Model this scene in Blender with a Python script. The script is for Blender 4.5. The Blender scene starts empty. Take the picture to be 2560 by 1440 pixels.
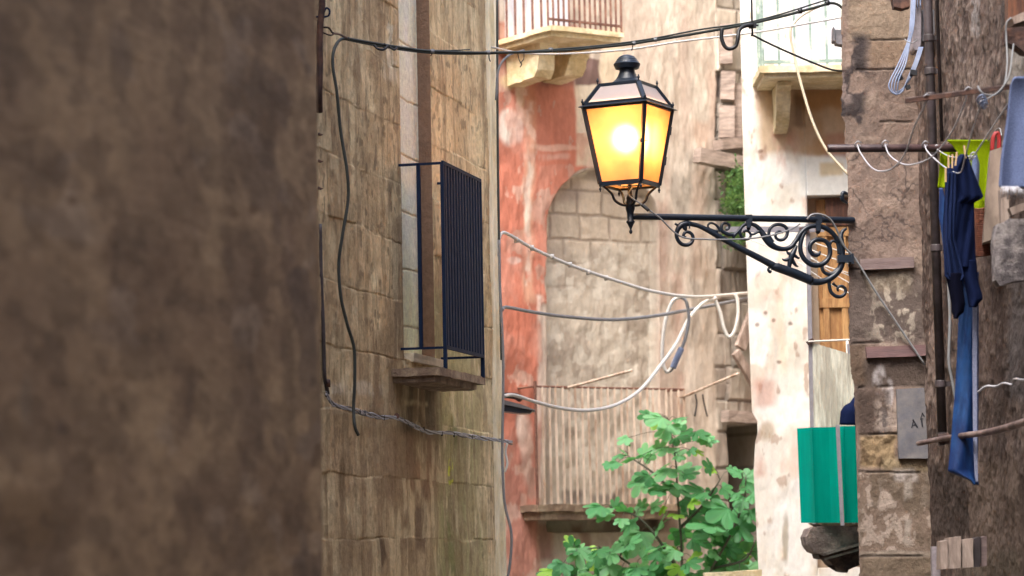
import bpy, bmesh, math, random
import numpy as np
from mathutils import Vector, Matrix
random.seed(7)
S = bpy.context.scene
COL = S.collection

# ------------------------------------------------------------------ camera
F = 7111.0                      # focal length in pixels of the 2560 px wide photograph
CAMP = np.array([0.0, 0.0, 1.65])
PITCH = math.atan(680.0 / F)
ROLL = 0.0195
_f = np.array([0, math.cos(PITCH), math.sin(PITCH)])
_r0 = np.array([1.0, 0, 0]); _u0 = np.array([0, -math.sin(PITCH), math.cos(PITCH)])
_r = math.cos(ROLL) * _r0 - math.sin(ROLL) * _u0
_u = math.sin(ROLL) * _r0 + math.cos(ROLL) * _u0
cd = bpy.data.cameras.new('camera'); cam = bpy.data.objects.new('camera', cd); COL.objects.link(cam)
cd.sensor_width = 36; cd.lens = 100; cd.clip_start = 0.1; cd.clip_end = 500
cam.matrix_world = Matrix(((_r[0], _u[0], -_f[0], CAMP[0]), (_r[1], _u[1], -_f[1], CAMP[1]),
                           (_r[2], _u[2], -_f[2], CAMP[2]), (0, 0, 0, 1)))
cd.dof.use_dof = True; cd.dof.focus_distance = 15.25; cd.dof.aperture_fstop = 3.1
S.camera = cam

# ------------------------------------------------------------------ world, sun, exposure
SUN_EL = math.radians(56); SUN_AZ = math.radians(214)      # azimuth of the sun, clockwise from +Y
w = bpy.data.worlds.new('World'); S.world = w; w.use_nodes = True
nt = w.node_tree; nt.nodes.clear()
sky = nt.nodes.new('ShaderNodeTexSky'); sky.sky_type = 'NISHITA'; sky.sun_disc = False
sky.sun_elevation = SUN_EL; sky.sun_rotation = SUN_AZ
sky.air_density = 1.0; sky.dust_density = 4.0; sky.ozone_density = 1.0
bg = nt.nodes.new('ShaderNodeBackground'); bg.inputs[1].default_value = 0.15
wo = nt.nodes.new('ShaderNodeOutputWorld')
nt.links.new(sky.outputs[0], bg.inputs[0]); nt.links.new(bg.outputs[0], wo.inputs[0])
sd = bpy.data.lights.new('sun', 'SUN'); sun = bpy.data.objects.new('sun', sd); COL.objects.link(sun)
sd.energy = 1.8; sd.angle = math.radians(40); sd.color = (1.0, 0.955, 0.89)
_sd = Vector((math.sin(SUN_AZ) * math.cos(SUN_EL), math.cos(SUN_AZ) * math.cos(SUN_EL), math.sin(SUN_EL)))
sun.rotation_euler = _sd.to_track_quat('Z', 'Y').to_euler()
S.view_settings.view_transform = 'Standard'; S.view_settings.look = 'None'
S.view_settings.exposure = 2.02; S.view_settings.gamma = 1

# ------------------------------------------------------------------ measuring helpers
def ray(px, py):
    return _f + (px - 1280) / F * _r - (py - 720) / F * _u
def at(px, py, Y):
    d = ray(px, py); return Vector(CAMP + d * (Y / d[1]))
def pl(px, py, p0, p1, off=0.0):
    """point seen at px,py on the vertical plane through p0,p1 pushed off metres towards its front"""
    dx, dy = p1[0] - p0[0], p1[1] - p0[1]; L = math.hypot(dx, dy); n = (dy / L, -dx / L)
    q = (p0[0] + n[0] * off, p0[1] + n[1] * off); d = ray(px, py)
    t = ((q[0] - CAMP[0]) * n[0] + (q[1] - CAMP[1]) * n[1]) / (d[0] * n[0] + d[1] * n[1])
    return Vector(CAMP + d * t)
def proj(X, Y, Z):
    x, y, z = X - CAMP[0], Y - CAMP[1], Z - CAMP[2]
    w_ = x * _f[0] + y * _f[1] + z * _f[2]
    return (1280 + F * (x * _r[0] + y * _r[1] + z * _r[2]) / w_, 720 - F * (x * _u[0] + y * _u[1] + z * _u[2]) / w_)
def lin(c):
    return tuple((v / 255 / 12.92) if v / 255 <= 0.04045 else ((v / 255 + 0.055) / 1.055) ** 2.4 for v in c)

# ------------------------------------------------------------------ noise
def _h(ix, iy, s):
    n = (ix.astype(np.int64) * 374761393 + iy.astype(np.int64) * 668265263 + s * 974634777) & 0xffffffff
    n = ((n ^ (n >> 13)) * 1274126177) & 0xffffffff
    n = ((n ^ (n >> 16)) * 2246822519) & 0xffffffff
    return ((n ^ (n >> 15)) & 0xffffff) / float(0xffffff)
def vn(x, y, s=0):
    x0 = np.floor(x); y0 = np.floor(y); fx = x - x0; fy = y - y0
    fx = fx * fx * (3 - 2 * fx); fy = fy * fy * (3 - 2 * fy)
    a = _h(x0, y0, s); b = _h(x0 + 1, y0, s); c = _h(x0, y0 + 1, s); d = _h(x0 + 1, y0 + 1, s)
    return a + (b - a) * fx + (c - a) * fy + (a - b - c + d) * fx * fy
def fbm(x, y, o=4, s=0):
    r = 0; a = 0.5; t = 0
    for i in range(o):
        r = r + a * vn(x, y, s + i * 17); t += a; a *= 0.5; x = x * 2.03 + 3.1; y = y * 2.03 + 1.7
    return r / t
def sm(a, b, x):
    t = np.clip((x - a) / (b - a), 0, 1); return t * t * (3 - 2 * t)
class Paint:
    """albedo of a wall, built up from stains, patches, coats of paint and some painted shade"""
    def __init__(s, U, Z, PX, PY, base, warp=14, wsc=6.0, seed=0):
        s.U, s.Z = U, Z
        s.x = PX + warp * 2 * (fbm(U * wsc, Z * wsc, 4, seed + 91) - .5); s.y = PY + warp * 2 * (fbm(U * wsc, Z * wsc, 4, seed + 57) - .5)
        s.c = np.zeros(U.shape + (3,)); s.c[:] = lin(base)
    def mix(s, m, c, k=1.0):
        m = np.clip(m * k, 0, 1)[..., None]; s.c = s.c * (1 - m) + np.array(lin(c)) * m
    def mul(s, m): s.c = s.c * (m[..., None])
    def tone(s, sat, gain=(1, 1, 1)):
        l = (s.c * np.array([.3, .59, .11])).sum(-1, keepdims=True); s.c = np.maximum(l + (s.c - l) * sat, .002) * np.array(gain)
    def rect(s, x0, x1, y0, y1, e=8):
        return sm(x0 - e, x0 + e, s.x) * (1 - sm(x1 - e, x1 + e, s.x)) * sm(y0 - e, y0 + e, s.y) * (1 - sm(y1 - e, y1 + e, s.y))
    def ell(s, cx, cy, rx, ry, e=.3):
        d = np.sqrt(((s.x - cx) / rx) ** 2 + ((s.y - cy) / ry) ** 2); return 1 - sm(1 - e, 1 + e, d)
def blocks(U, Z, h, wlo, whi, seed, warp=.02):
    """joint distance and block id for irregular coursed masonry"""
    zz = Z + warp * (fbm(U * 3, Z * 3, 3, seed) - .5); uu = U + warp * (fbm(U * 3, Z * 3, 3, seed + 5) - .5)
    row = np.floor(zz / h); fz = zz / h - row
    wd = wlo + (whi - wlo) * _h(row, row * 0 + 3, seed); off = _h(row, row * 0 + 9, seed) * 2
    q = (uu + off) / wd; k = np.floor(q); fu = q - k
    dj = np.minimum(np.minimum(fz, 1 - fz) * h, np.minimum(fu, 1 - fu) * wd)
    dh = np.minimum(fz, 1 - fz) * h
    return dj, dh, _h(row, k, seed + 31), _h(k, row, seed + 77)

# ------------------------------------------------------------------ materials
def _new(name):
    m = bpy.data.materials.new(name); m.use_nodes = True; t = m.node_tree; b = t.nodes['Principled BSDF']; return m, t, b
def N(t, kind, **kw):
    n = t.nodes.new(kind)
    for k, v in kw.items():
        if hasattr(n, k): setattr(n, k, v)
        else: n.inputs[k].default_value = v
    return n
def _vary(t, col_socket, b, scale, amt, stretch=(1, 1, 1), bump=0.3, bscale=None, bdist=.004):
    tc = N(t, 'ShaderNodeTexCoord'); mp = N(t, 'ShaderNodeMapping'); mp.inputs['Scale'].default_value = stretch
    t.links.new(tc.outputs['Object'], mp.inputs[0])
    no = N(t, 'ShaderNodeTexNoise', Scale=scale, Detail=8.0, Roughness=.65); t.links.new(mp.outputs[0], no.inputs['Vector'])
    mr = N(t, 'ShaderNodeMapRange'); mr.inputs['From Min'].default_value = .3; mr.inputs['From Max'].default_value = .7
    mr.inputs['To Min'].default_value = 1 - amt; mr.inputs['To Max'].default_value = 1 + amt
    t.links.new(no.outputs['Fac'], mr.inputs['Value'])
    mx = N(t, 'ShaderNodeVectorMath', operation='SCALE'); t.links.new(mr.outputs[0], mx.inputs['Scale'])
    if isinstance(col_socket, tuple): mx.inputs[0].default_value = col_socket
    else: t.links.new(col_socket, mx.inputs[0])
    t.links.new(mx.outputs[0], b.inputs['Base Color'])
    if bump:
        n2 = N(t, 'ShaderNodeTexNoise', Scale=bscale or scale * 2, Detail=8.0, Roughness=.7); t.links.new(mp.outputs[0], n2.inputs['Vector'])
        bp = N(t, 'ShaderNodeBump', Strength=bump, Distance=bdist); t.links.new(n2.outputs['Fac'], bp.inputs['Height'])
        t.links.new(bp.outputs[0], b.inputs['Normal'])
def m_wall(name, scale=30, amt=.25, stretch=(1, 1, .6), bump=.6, bdist=.006, rough=.92):
    m, t, b = _new(name); a = N(t, 'ShaderNodeVertexColor'); a.layer_name = 'Col'
    _vary(t, a.outputs['Color'], b, scale, amt, stretch, bump, None, bdist); b.inputs['Roughness'].default_value = rough
    b.inputs['Specular IOR Level'].default_value = .25; return m
def m_solid(name, rgb, rough=.6, metal=0, scale=20, amt=.2, stretch=(1, 1, 1), bump=.15, spec=.5, bdist=.003):
    m, t, b = _new(name); _vary(t, lin(rgb), b, scale, amt, stretch, bump, None, bdist)
    b.inputs['Roughness'].default_value = rough; b.inputs['Metallic'].default_value = metal; b.inputs['Specular IOR Level'].default_value = spec; return m
def m_two(name, c1, c2, scale=6, lo=.45, hi=.6, rough=.85, metal=0, stretch=(1, 1, 1), bump=.4, bdist=.004):
    m, t, b = _new(name); tc = N(t, 'ShaderNodeTexCoord'); mp = N(t, 'ShaderNodeMapping'); mp.inputs['Scale'].default_value = stretch
    t.links.new(tc.outputs['Object'], mp.inputs[0])
    no = N(t, 'ShaderNodeTexNoise', Scale=scale, Detail=9.0, Roughness=.68); t.links.new(mp.outputs[0], no.inputs['Vector'])
    cr = N(t, 'ShaderNodeValToRGB'); cr.color_ramp.elements[0].position = lo; cr.color_ramp.elements[1].position = hi
    cr.color_ramp.elements[0].color = lin(c1) + (1,); cr.color_ramp.elements[1].color = lin(c2) + (1,)
    t.links.new(no.outputs['Fac'], cr.inputs[0])
    _vary(t, cr.outputs[0], b, scale * 5, .2, stretch, bump, scale * 8, bdist)
    b.inputs['Roughness'].default_value = rough; b.inputs['Metallic'].default_value = metal; return m
M = {}
M['stone'] = m_wall('weathered_stone', 38, .2, (1, 1, .8), .9, .010)
M['dark_stone'] = m_wall('dark_weathered_stone', 20, .22, (.5, .35, 1), .5, .006)
M['plaster'] = m_wall('old_plaster', 22, .14, (1, 1, .6), .5, .006)
M['white_plaster'] = m_wall('white_plaster', 26, .10, (1, 1, .6), .4, .005)
M['right'] = m_wall('brown_render', 45, .35, (1, 1, .7), 1.0, .010)
M['iron'] = m_solid('blue_black_iron', (11, 26, 42), .42, .0, 30, .25, bump=.25, spec=.6)
M['grill'] = m_solid('dark_grille_iron', (22, 36, 62), .7, .0, 20, .2, spec=.12)
M['cable_dark'] = m_solid('dark_green_cable', (50, 56, 54), .5, amt=.15)
M['cable_grey'] = m_solid('grey_cable', (118, 120, 124), .5, amt=.2, scale=12)
M['cable_blue'] = m_solid('blue_grey_cable', (118, 130, 158), .4, amt=.15)
M['cable_white'] = m_solid('white_cable', (205, 202, 196), .5, amt=.1)
M['cable_cream'] = m_solid('cream_cable', (214, 200, 174), .5, amt=.08)
M['tape'] = m_solid('black_tape', (22, 24, 30), .5)
M['cord'] = m_solid('clothesline_cord', (176, 176, 184), .7, scale=300, amt=.3)
M['rust'] = m_two('rusted_iron', (54, 36, 33), (92, 62, 50), 14, rough=.8)
M['pole'] = m_two('dark_painted_pole', (52, 38, 42), (78, 58, 58), 10, rough=.45)
M['galv'] = m_two('weathered_galvanised_pole', (96, 80, 78), (142, 126, 122), 9, rough=.5, metal=.2)
M['pipe'] = m_two('dark_drainpipe', (52, 46, 48), (74, 66, 70), 6, rough=.5)
M['grey_box'] = m_two('grey_plastic_box', (92, 92, 98), (116, 114, 120), 8, rough=.6)
M['pale_box'] = m_two('pale_grey_lid', (138, 130, 136), (160, 152, 158), 8, rough=.6)
M['wood'] = m_two('grey_weathered_wood', (128, 112, 104), (176, 160, 150), 3, .35, .7, stretch=(6, 6, 1))
M['wood_h'] = m_two('weathered_plank', (104, 88, 88), (136, 120, 118), 4, .35, .7, stretch=(1, 6, 9))
M['wood_red'] = m_two('reddish_plank', (104, 84, 86), (126, 96, 96), 4, .35, .7, stretch=(1, 6, 9))
M['slab'] = m_two('weathered_slab_stone', (120, 100, 84), (158, 140, 118), 7, bump=.8, bdist=.01)
M['pale_slab'] = m_two('pale_yellow_slab_stone', (196, 178, 138), (222, 208, 176), 5, bump=.5, bdist=.01)
M['rough_stone'] = m_two('broken_dark_stone', (112, 98, 94), (156, 140, 132), 8, bump=1.0, bdist=.02)
M['grey_stone'] = m_two('grey_lichen_stone', (104, 98, 102), (176, 168, 168), 12, bump=1.0, bdist=.02)
M['rail_pale'] = m_two('pale_peeling_rail', (146, 118, 98), (196, 178, 162), 8, .35, .55, stretch=(1, 1, .3))
M['rail_dark'] = m_two('rusty_brown_rail', (96, 62, 52), (128, 92, 76), 8)
M['rail_green'] = m_two('pale_green_rail', (128, 148, 138), (196, 204, 194), 6)
M['white_panel'] = m_two('dirty_white_corrugated_panel', (158, 154, 142), (196, 196, 184), 3, stretch=(6, 6, .8), bump=.2)
M['grey_frame'] = m_solid('grey_metal_frame', (134, 132, 140), .5)
M['door_gold'] = m_two('ochre_wood_door', (150, 108, 66), (184, 142, 92), 4, stretch=(8, 8, 1), rough=.6)
M['door_dark'] = m_two('dark_wood_door', (72, 44, 34), (104, 66, 46), 4, stretch=(8, 8, 1), rough=.5)
M['ivory'] = m_solid('ivory_painted_wood', (198, 186, 164), .7)
M['letters'] = m_solid('incised_letter', (44, 44, 52), .9)
M['plaque'] = m_two('grey_marble_plaque', (98, 98, 106), (124, 120, 118), 3, rough=.6, bump=.15)
M['navy'] = m_solid('navy_cotton', (13, 24, 56), .9, scale=250, amt=.25, bump=.3, spec=.1)
M['navy_stripe'] = m_solid('faded_blue_cotton', (24, 36, 70), .9, scale=250, amt=.25, bump=.3, spec=.1)
M['black_cloth'] = m_solid('black_cotton', (12, 14, 30), .95, scale=250, amt=.2, spec=.05)
M['blue_cloth'] = m_two('bright_blue_nylon', (6, 40, 92), (24, 68, 122), 9, rough=.5, stretch=(2, 2, .5), bump=.1)
M['piping'] = m_solid('grey_knit_piping', (132, 138, 166), .9, scale=200, amt=.3)
M['lime'] = m_solid('lime_green_terry', (136, 160, 14), .95, scale=350, amt=.25, bump=1.0, spec=.05, bdist=.006)
M['towel'] = m_solid('grey_blue_terry', (112, 126, 166), .95, scale=220, amt=.35, bump=1.0, spec=.05, bdist=.01)
M['canvas'] = m_two('beige_canvas', (124, 108, 98), (150, 134, 122), 3, rough=.9, bump=.2, stretch=(1, 1, .4))
M['red_cord'] = m_solid('red_handle', (140, 30, 32), .5)
M['wicker'] = m_solid('brown_wicker', (112, 62, 44), .7, scale=60, amt=.4)
M['peg'] = m_solid('wooden_peg', (190, 160, 120), .8)
M['lamp_socket'] = m_solid('ceramic_lamp_holder', (150, 120, 90), .7)
M['bark'] = m_solid('fig_bark', (86, 86, 74), .9)
M['fixture'] = m_solid('grey_lamp_housing', (120, 118, 120), .5)
M['fixture_in'] = m_solid('dark_lamp_glass', (52, 56, 66), .3)
M['cobble'] = m_two('cobbled_ground', (88, 80, 72), (128, 118, 106), 3, bump=.8)
def _leafmat(name, c1, c2):
    m, t, b = _new(name); a = N(t, 'ShaderNodeVertexColor'); a.layer_name = 'Col'
    t.links.new(a.outputs['Color'], b.inputs['Base Color']); b.inputs['Roughness'].default_value = .45
    b.inputs['Specular IOR Level'].default_value = .3
    tr = N(t, 'ShaderNodeBsdfTranslucent'); hs = N(t, 'ShaderNodeHueSaturation', Saturation=1.15, Value=1.5)
    hs.inputs['Hue'].default_value = .47
    t.links.new(a.outputs['Color'], hs.inputs['Color']); t.links.new(hs.outputs[0], tr.inputs['Color'])
    mx = N(t, 'ShaderNodeMixShader'); mx.inputs[0].default_value = .35
    t.links.new(b.outputs[0], mx.inputs[1]); t.links.new(tr.outputs[0], mx.inputs[2]); t.links.new(mx.outputs[0], t.nodes['Material Output'].inputs[0]); return m
M['leaf'] = _leafmat('fig_leaf', 0, 0)
def _sheet():
    m, t, b = _new('green_translucent_sheet'); b.inputs['Base Color'].default_value = lin((0, 160, 142)) + (1,); b.inputs['Roughness'].default_value = .25
    _vary(t, lin((0, 160, 142)), b, 3, .3, (9, 9, .7), 0)
    tr = N(t, 'ShaderNodeBsdfTranslucent'); tr.inputs[0].default_value = (0.0, .68, .57, 1)
    mx = N(t, 'ShaderNodeMixShader'); mx.inputs[0].default_value = .5
    t.links.new(b.outputs[0], mx.inputs[1]); t.links.new(tr.outputs[0], mx.inputs[2])
    tp = N(t, 'ShaderNodeBsdfTransparent'); tp.inputs[0].default_value = (.03, .75, .75, 1)
    m2 = N(t, 'ShaderNodeMixShader'); m2.inputs[0].default_value = .36
    t.links.new(mx.outputs[0], m2.inputs[1]); t.links.new(tp.outputs[0], m2.inputs[2])
    t.links.new(m2.outputs[0], t.nodes['Material Output'].inputs[0]); return m
M['sheet'] = _sheet()
def _glass(name, tint, see, diff):
    m, t, b = _new(name); tc = N(t, 'ShaderNodeTexCoord'); no = N(t, 'ShaderNodeTexNoise', Scale=14.0, Detail=6.0)
    t.links.new(tc.outputs['Object'], no.inputs['Vector'])
    cr = N(t, 'ShaderNodeValToRGB'); cr.color_ramp.elements[0].position = .35; cr.color_ramp.elements[1].position = .65
    cr.color_ramp.elements[0].color = tuple(v * .82 for v in tint) + (1,); cr.color_ramp.elements[1].color = tuple(tint) + (1,)
    t.links.new(no.outputs['Fac'], cr.inputs[0])
    tr = N(t, 'ShaderNodeBsdfTranslucent'); t.links.new(cr.outputs[0], tr.inputs[0])
    rf = N(t, 'ShaderNodeBsdfRefraction', Roughness=.85, IOR=1.5); t.links.new(cr.outputs[0], rf.inputs[0])
    df = N(t, 'ShaderNodeBsdfDiffuse'); df.inputs[0].default_value = tuple(tint) + (1,)
    gl = N(t, 'ShaderNodeBsdfGlossy', Roughness=.15)
    a = N(t, 'ShaderNodeMixShader'); a.inputs[0].default_value = see; t.links.new(tr.outputs[0], a.inputs[1]); t.links.new(rf.outputs[0], a.inputs[2])
    c = N(t, 'ShaderNodeMixShader'); c.inputs[0].default_value = diff; t.links.new(a.outputs[0], c.inputs[1]); t.links.new(df.outputs[0], c.inputs[2])
    d = N(t, 'ShaderNodeMixShader'); d.inputs[0].default_value = .03; t.links.new(c.outputs[0], d.inputs[1]); t.links.new(gl.outputs[0], d.inputs[2])
    t.links.new(d.outputs[0], t.nodes['Material Output'].inputs[0]); return m
M['amber'] = _glass('amber_frosted_glass', (1.0, .55, .26), .74, .36)
M['frost'] = _glass('milky_roof_glass', (.62, .55, .55), .1, .55)
m_, t_, b_ = _new('lit_bulb'); b_.inputs['Emission Color'].default_value = (1, .72, .36, 1); b_.inputs['Emission Strength'].default_value = 56; M['bulb'] = m_

# ------------------------------------------------------------------ object helpers
def link(name, me, mat, parent=None, smooth=False):
    o = bpy.data.objects.new(name, me); COL.objects.link(o)
    if isinstance(mat, str): mat = M[mat]
    me.materials.append(mat)
    if smooth: me.polygons.foreach_set('use_smooth', [True] * len(me.polygons))
    if parent is not None:
        p = parent; off = Vector((0, 0, 0))
        while p is not None: off += p.location; p = p.parent
        me.transform(Matrix.Translation(-off)); o.parent = parent
    return o
def obj(name, bm, mat, parent=None, smooth=False, keep=False):
    me = bpy.data.meshes.new(name); bmesh.ops.recalc_face_normals(bm, faces=bm.faces) if not keep else None
    bm.to_mesh(me); bm.free(); return link(name, me, mat, parent, smooth)
def tag(o, label, cat, group=None):
    o['label'] = label; o['category'] = cat
    if group: o['group'] = group
    if o.type == 'MESH' and o.location.length == 0 and o.parent is None:      # origin to the base of the mesh
        n = len(o.data.vertices); a = np.empty(n * 3); o.data.vertices.foreach_get('co', a); a = a.reshape(-1, 3)
        c = Vector(((a[:, 0].min() + a[:, 0].max()) / 2, (a[:, 1].min() + a[:, 1].max()) / 2, a[:, 2].min()))
        o.data.transform(Matrix.Translation(-c)); o.location = c
    return o
def thing(name, label, cat, loc, group=None):
    o = bpy.data.objects.new(name, None); COL.objects.link(o); o.location = loc; o.empty_display_size = .1
    o['label'] = label; o['category'] = cat
    if group: o['group'] = group
    return o
def smoothpts(pts, k=6):
    P = [Vector(p) for p in pts]; out = []
    for i in range(len(P) - 1):
        a = P[i - 1] if i else P[0] * 2 - P[1]; b, c = P[i], P[i + 1]; d = P[i + 2] if i + 2 < len(P) else P[-1] * 2 - P[-2]
        for j in range(k):
            t = j / k; out.append(.5 * ((2 * b) + (c - a) * t + (2 * a - 5 * b + 4 * c - d) * t * t + (3 * b - a - 3 * c + d) * t ** 3))
    out.append(P[-1]); return out
def tube(bm, pts, r, seg=8, flat=None):
    P = [Vector(p) for p in pts]; n = len(P); rs = r if isinstance(r, (list, tuple)) else [r] * n
    T = [(P[min(i + 1, n - 1)] - P[max(i - 1, 0)]).normalized() for i in range(n)]
    up = Vector((0, 0, 1)) if abs(T[0].z) < .9 else Vector((0, -1, 0))
    A = (up - T[0] * up.dot(T[0])).normalized(); rings = []
    for i in range(n):
        A = (A - T[i] * A.dot(T[i])); A = A.normalized() if A.length > 1e-6 else Vector((1, 0, 0)); B = T[i].cross(A)
        rings.append([bm.verts.new(P[i] + (A * math.cos(2 * math.pi * k / seg) + B * math.sin(2 * math.pi * k / seg)) * rs[i]) for k in range(seg)])
    for i in range(n - 1):
        for k in range(seg):
            bm.faces.new((rings[i][k], rings[i][(k + 1) % seg], rings[i + 1][(k + 1) % seg], rings[i + 1][k]))
    bm.faces.new(rings[0][::-1]); bm.faces.new(rings[-1])
def resamp(vals, n):
    return [float(v) for v in np.interp(np.linspace(0, 1, n), np.linspace(0, 1, len(vals)), vals)]
def stube(bm, pts, r, k=6, seg=8):
    sp = smoothpts(pts, k); rr = resamp(r, len(sp)) if isinstance(r, (list, tuple)) else r; tube(bm, sp, rr, seg)
def box(bm, c, ax, ay, az):
    """box centred on c with half axes ax, ay, az"""
    c, ax, ay, az = Vector(c), Vector(ax), Vector(ay), Vector(az); v = []
    for sx in (-1, 1):
        for sy in (-1, 1):
            for sz in (-1, 1): v.append(bm.verts.new(c + ax * sx + ay * sy + az * sz))
    for f in ((0, 1, 3, 2), (4, 6, 7, 5), (0, 4, 5, 1), (2, 3, 7, 6), (0, 2, 6, 4), (1, 5, 7, 3)): bm.faces.new([v[i] for i in f])
def beam(bm, a, b, hw, hh, side=None):
    a, b = Vector(a), Vector(b); t = (b - a); L = t.length; t.normalize()
    s = Vector(side) if side else (Vector((0, 0, 1)).cross(t) if abs(t.z) < .9 else Vector((1, 0, 0)))
    s = (s - t * s.dot(t)).normalized(); u = t.cross(s).normalized(); box(bm, (a + b) / 2, t * (L / 2), s * hw, u * hh)
def lathe(bm, c, prof, seg=24, ax=(1, 0, 0), ay=(0, 1, 0)):
    c = Vector(c); rings = []
    for (r, z) in prof: rings.append([bm.verts.new(c + Vector((math.cos(2 * math.pi * k / seg) * r, math.sin(2 * math.pi * k / seg) * r, z))) for k in range(seg)])
    for i in range(len(rings) - 1):
        for k in range(seg): bm.faces.new((rings[i][k], rings[i][(k + 1) % seg], rings[i + 1][(k + 1) % seg], rings[i + 1][k]))
    bm.faces.new(rings[0][::-1]); bm.faces.new(rings[-1])
def prism(bm, pts, d):
    """polygon of world points extruded by the vector d"""
    d = Vector(d); a = [bm.verts.new(p) for p in pts]; b = [bm.verts.new(Vector(p) + d) for p in pts]; n = len(a)
    bm.faces.new(a); bm.faces.new(b[::-1])
    for i in range(n): bm.faces.new((a[i], b[i], b[(i + 1) % n], a[(i + 1) % n]))
def roughen(bm, cuts, amp, sc=9, seed=0):
    bmesh.ops.triangulate(bm, faces=[f for f in bm.faces if len(f.verts) > 4])
    for _ in range(cuts): bmesh.ops.subdivide_edges(bm, edges=[e for e in bm.edges if e.calc_length() > .012], cuts=1, use_grid_fill=True)
    bm.normal_update(); vs = list(bm.verts); co = np.array([v.co for v in vs])
    a = fbm(co[:, 0] * sc + co[:, 1] * sc, co[:, 2] * sc, 4, seed) - .5
    b = fbm(co[:, 0] * sc, co[:, 2] * sc - co[:, 1] * sc + 40, 4, seed + 3) - .5; c = fbm(co[:, 1] * sc + 9, co[:, 2] * sc + co[:, 0] * sc, 4, seed + 6) - .5
    for i, v in enumerate(vs): v.co += Vector((a[i], b[i], c[i])) * 2 * amp
def cable(name, pts, rpx, mat, label=None, cat='cable', group=None, parent=None, k=8, seg=8, extra=None):
    """a cable through measured points (px, py, distance); its thickness in pixels of the photograph"""
    bm = bmesh.new(); P = [at(*p) for p in pts]; stube(bm, P, [rpx * p[2] / F for p in pts], k, seg)
    if extra: extra(bm)
    o = obj(name, bm, mat, parent, True)
    if label: tag(o, label, cat, group)
    return o
def cloth(name, rows, Yf, nu=40, nv=60, mat='navy', parent=None, label=None, cat=None, thick=.004, ragged=0, fold=None, curve=0.0):
    """hanging cloth: rows = (py, px_left, px_right); Yf(u, v) gives its distance with folds"""
    ry = [r[0] for r in rows]; V = np.linspace(ry[0], ry[-1], nv); XL = np.interp(V, ry, [r[1] for r in rows]); XR = np.interp(V, ry, [r[2] for r in rows])
    bm = bmesh.new(); g = []
    for j in range(nv):
        row = []
        for i in range(nu):
            u = i / (nu - 1); v = j / (nv - 1)
            py = V[j] + (ragged * math.sin(u * 23 + 2 * math.sin(u * 9)) if j == nv - 1 else 0)
            row.append(bm.verts.new(at(XL[j] + (XR[j] - XL[j]) * u, py, Yf(u, v))))
        g.append(row)
    for j in range(nv - 1):
        for i in range(nu - 1): bm.faces.new((g[j][i], g[j + 1][i], g[j + 1][i + 1], g[j][i + 1]))
    o = obj(name, bm, mat, parent, True, keep=True)
    so = o.modifiers.new('thickness', 'SOLIDIFY'); so.thickness = thick; so.offset = 0
    if label: tag(o, label, cat)
    return o
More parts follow.
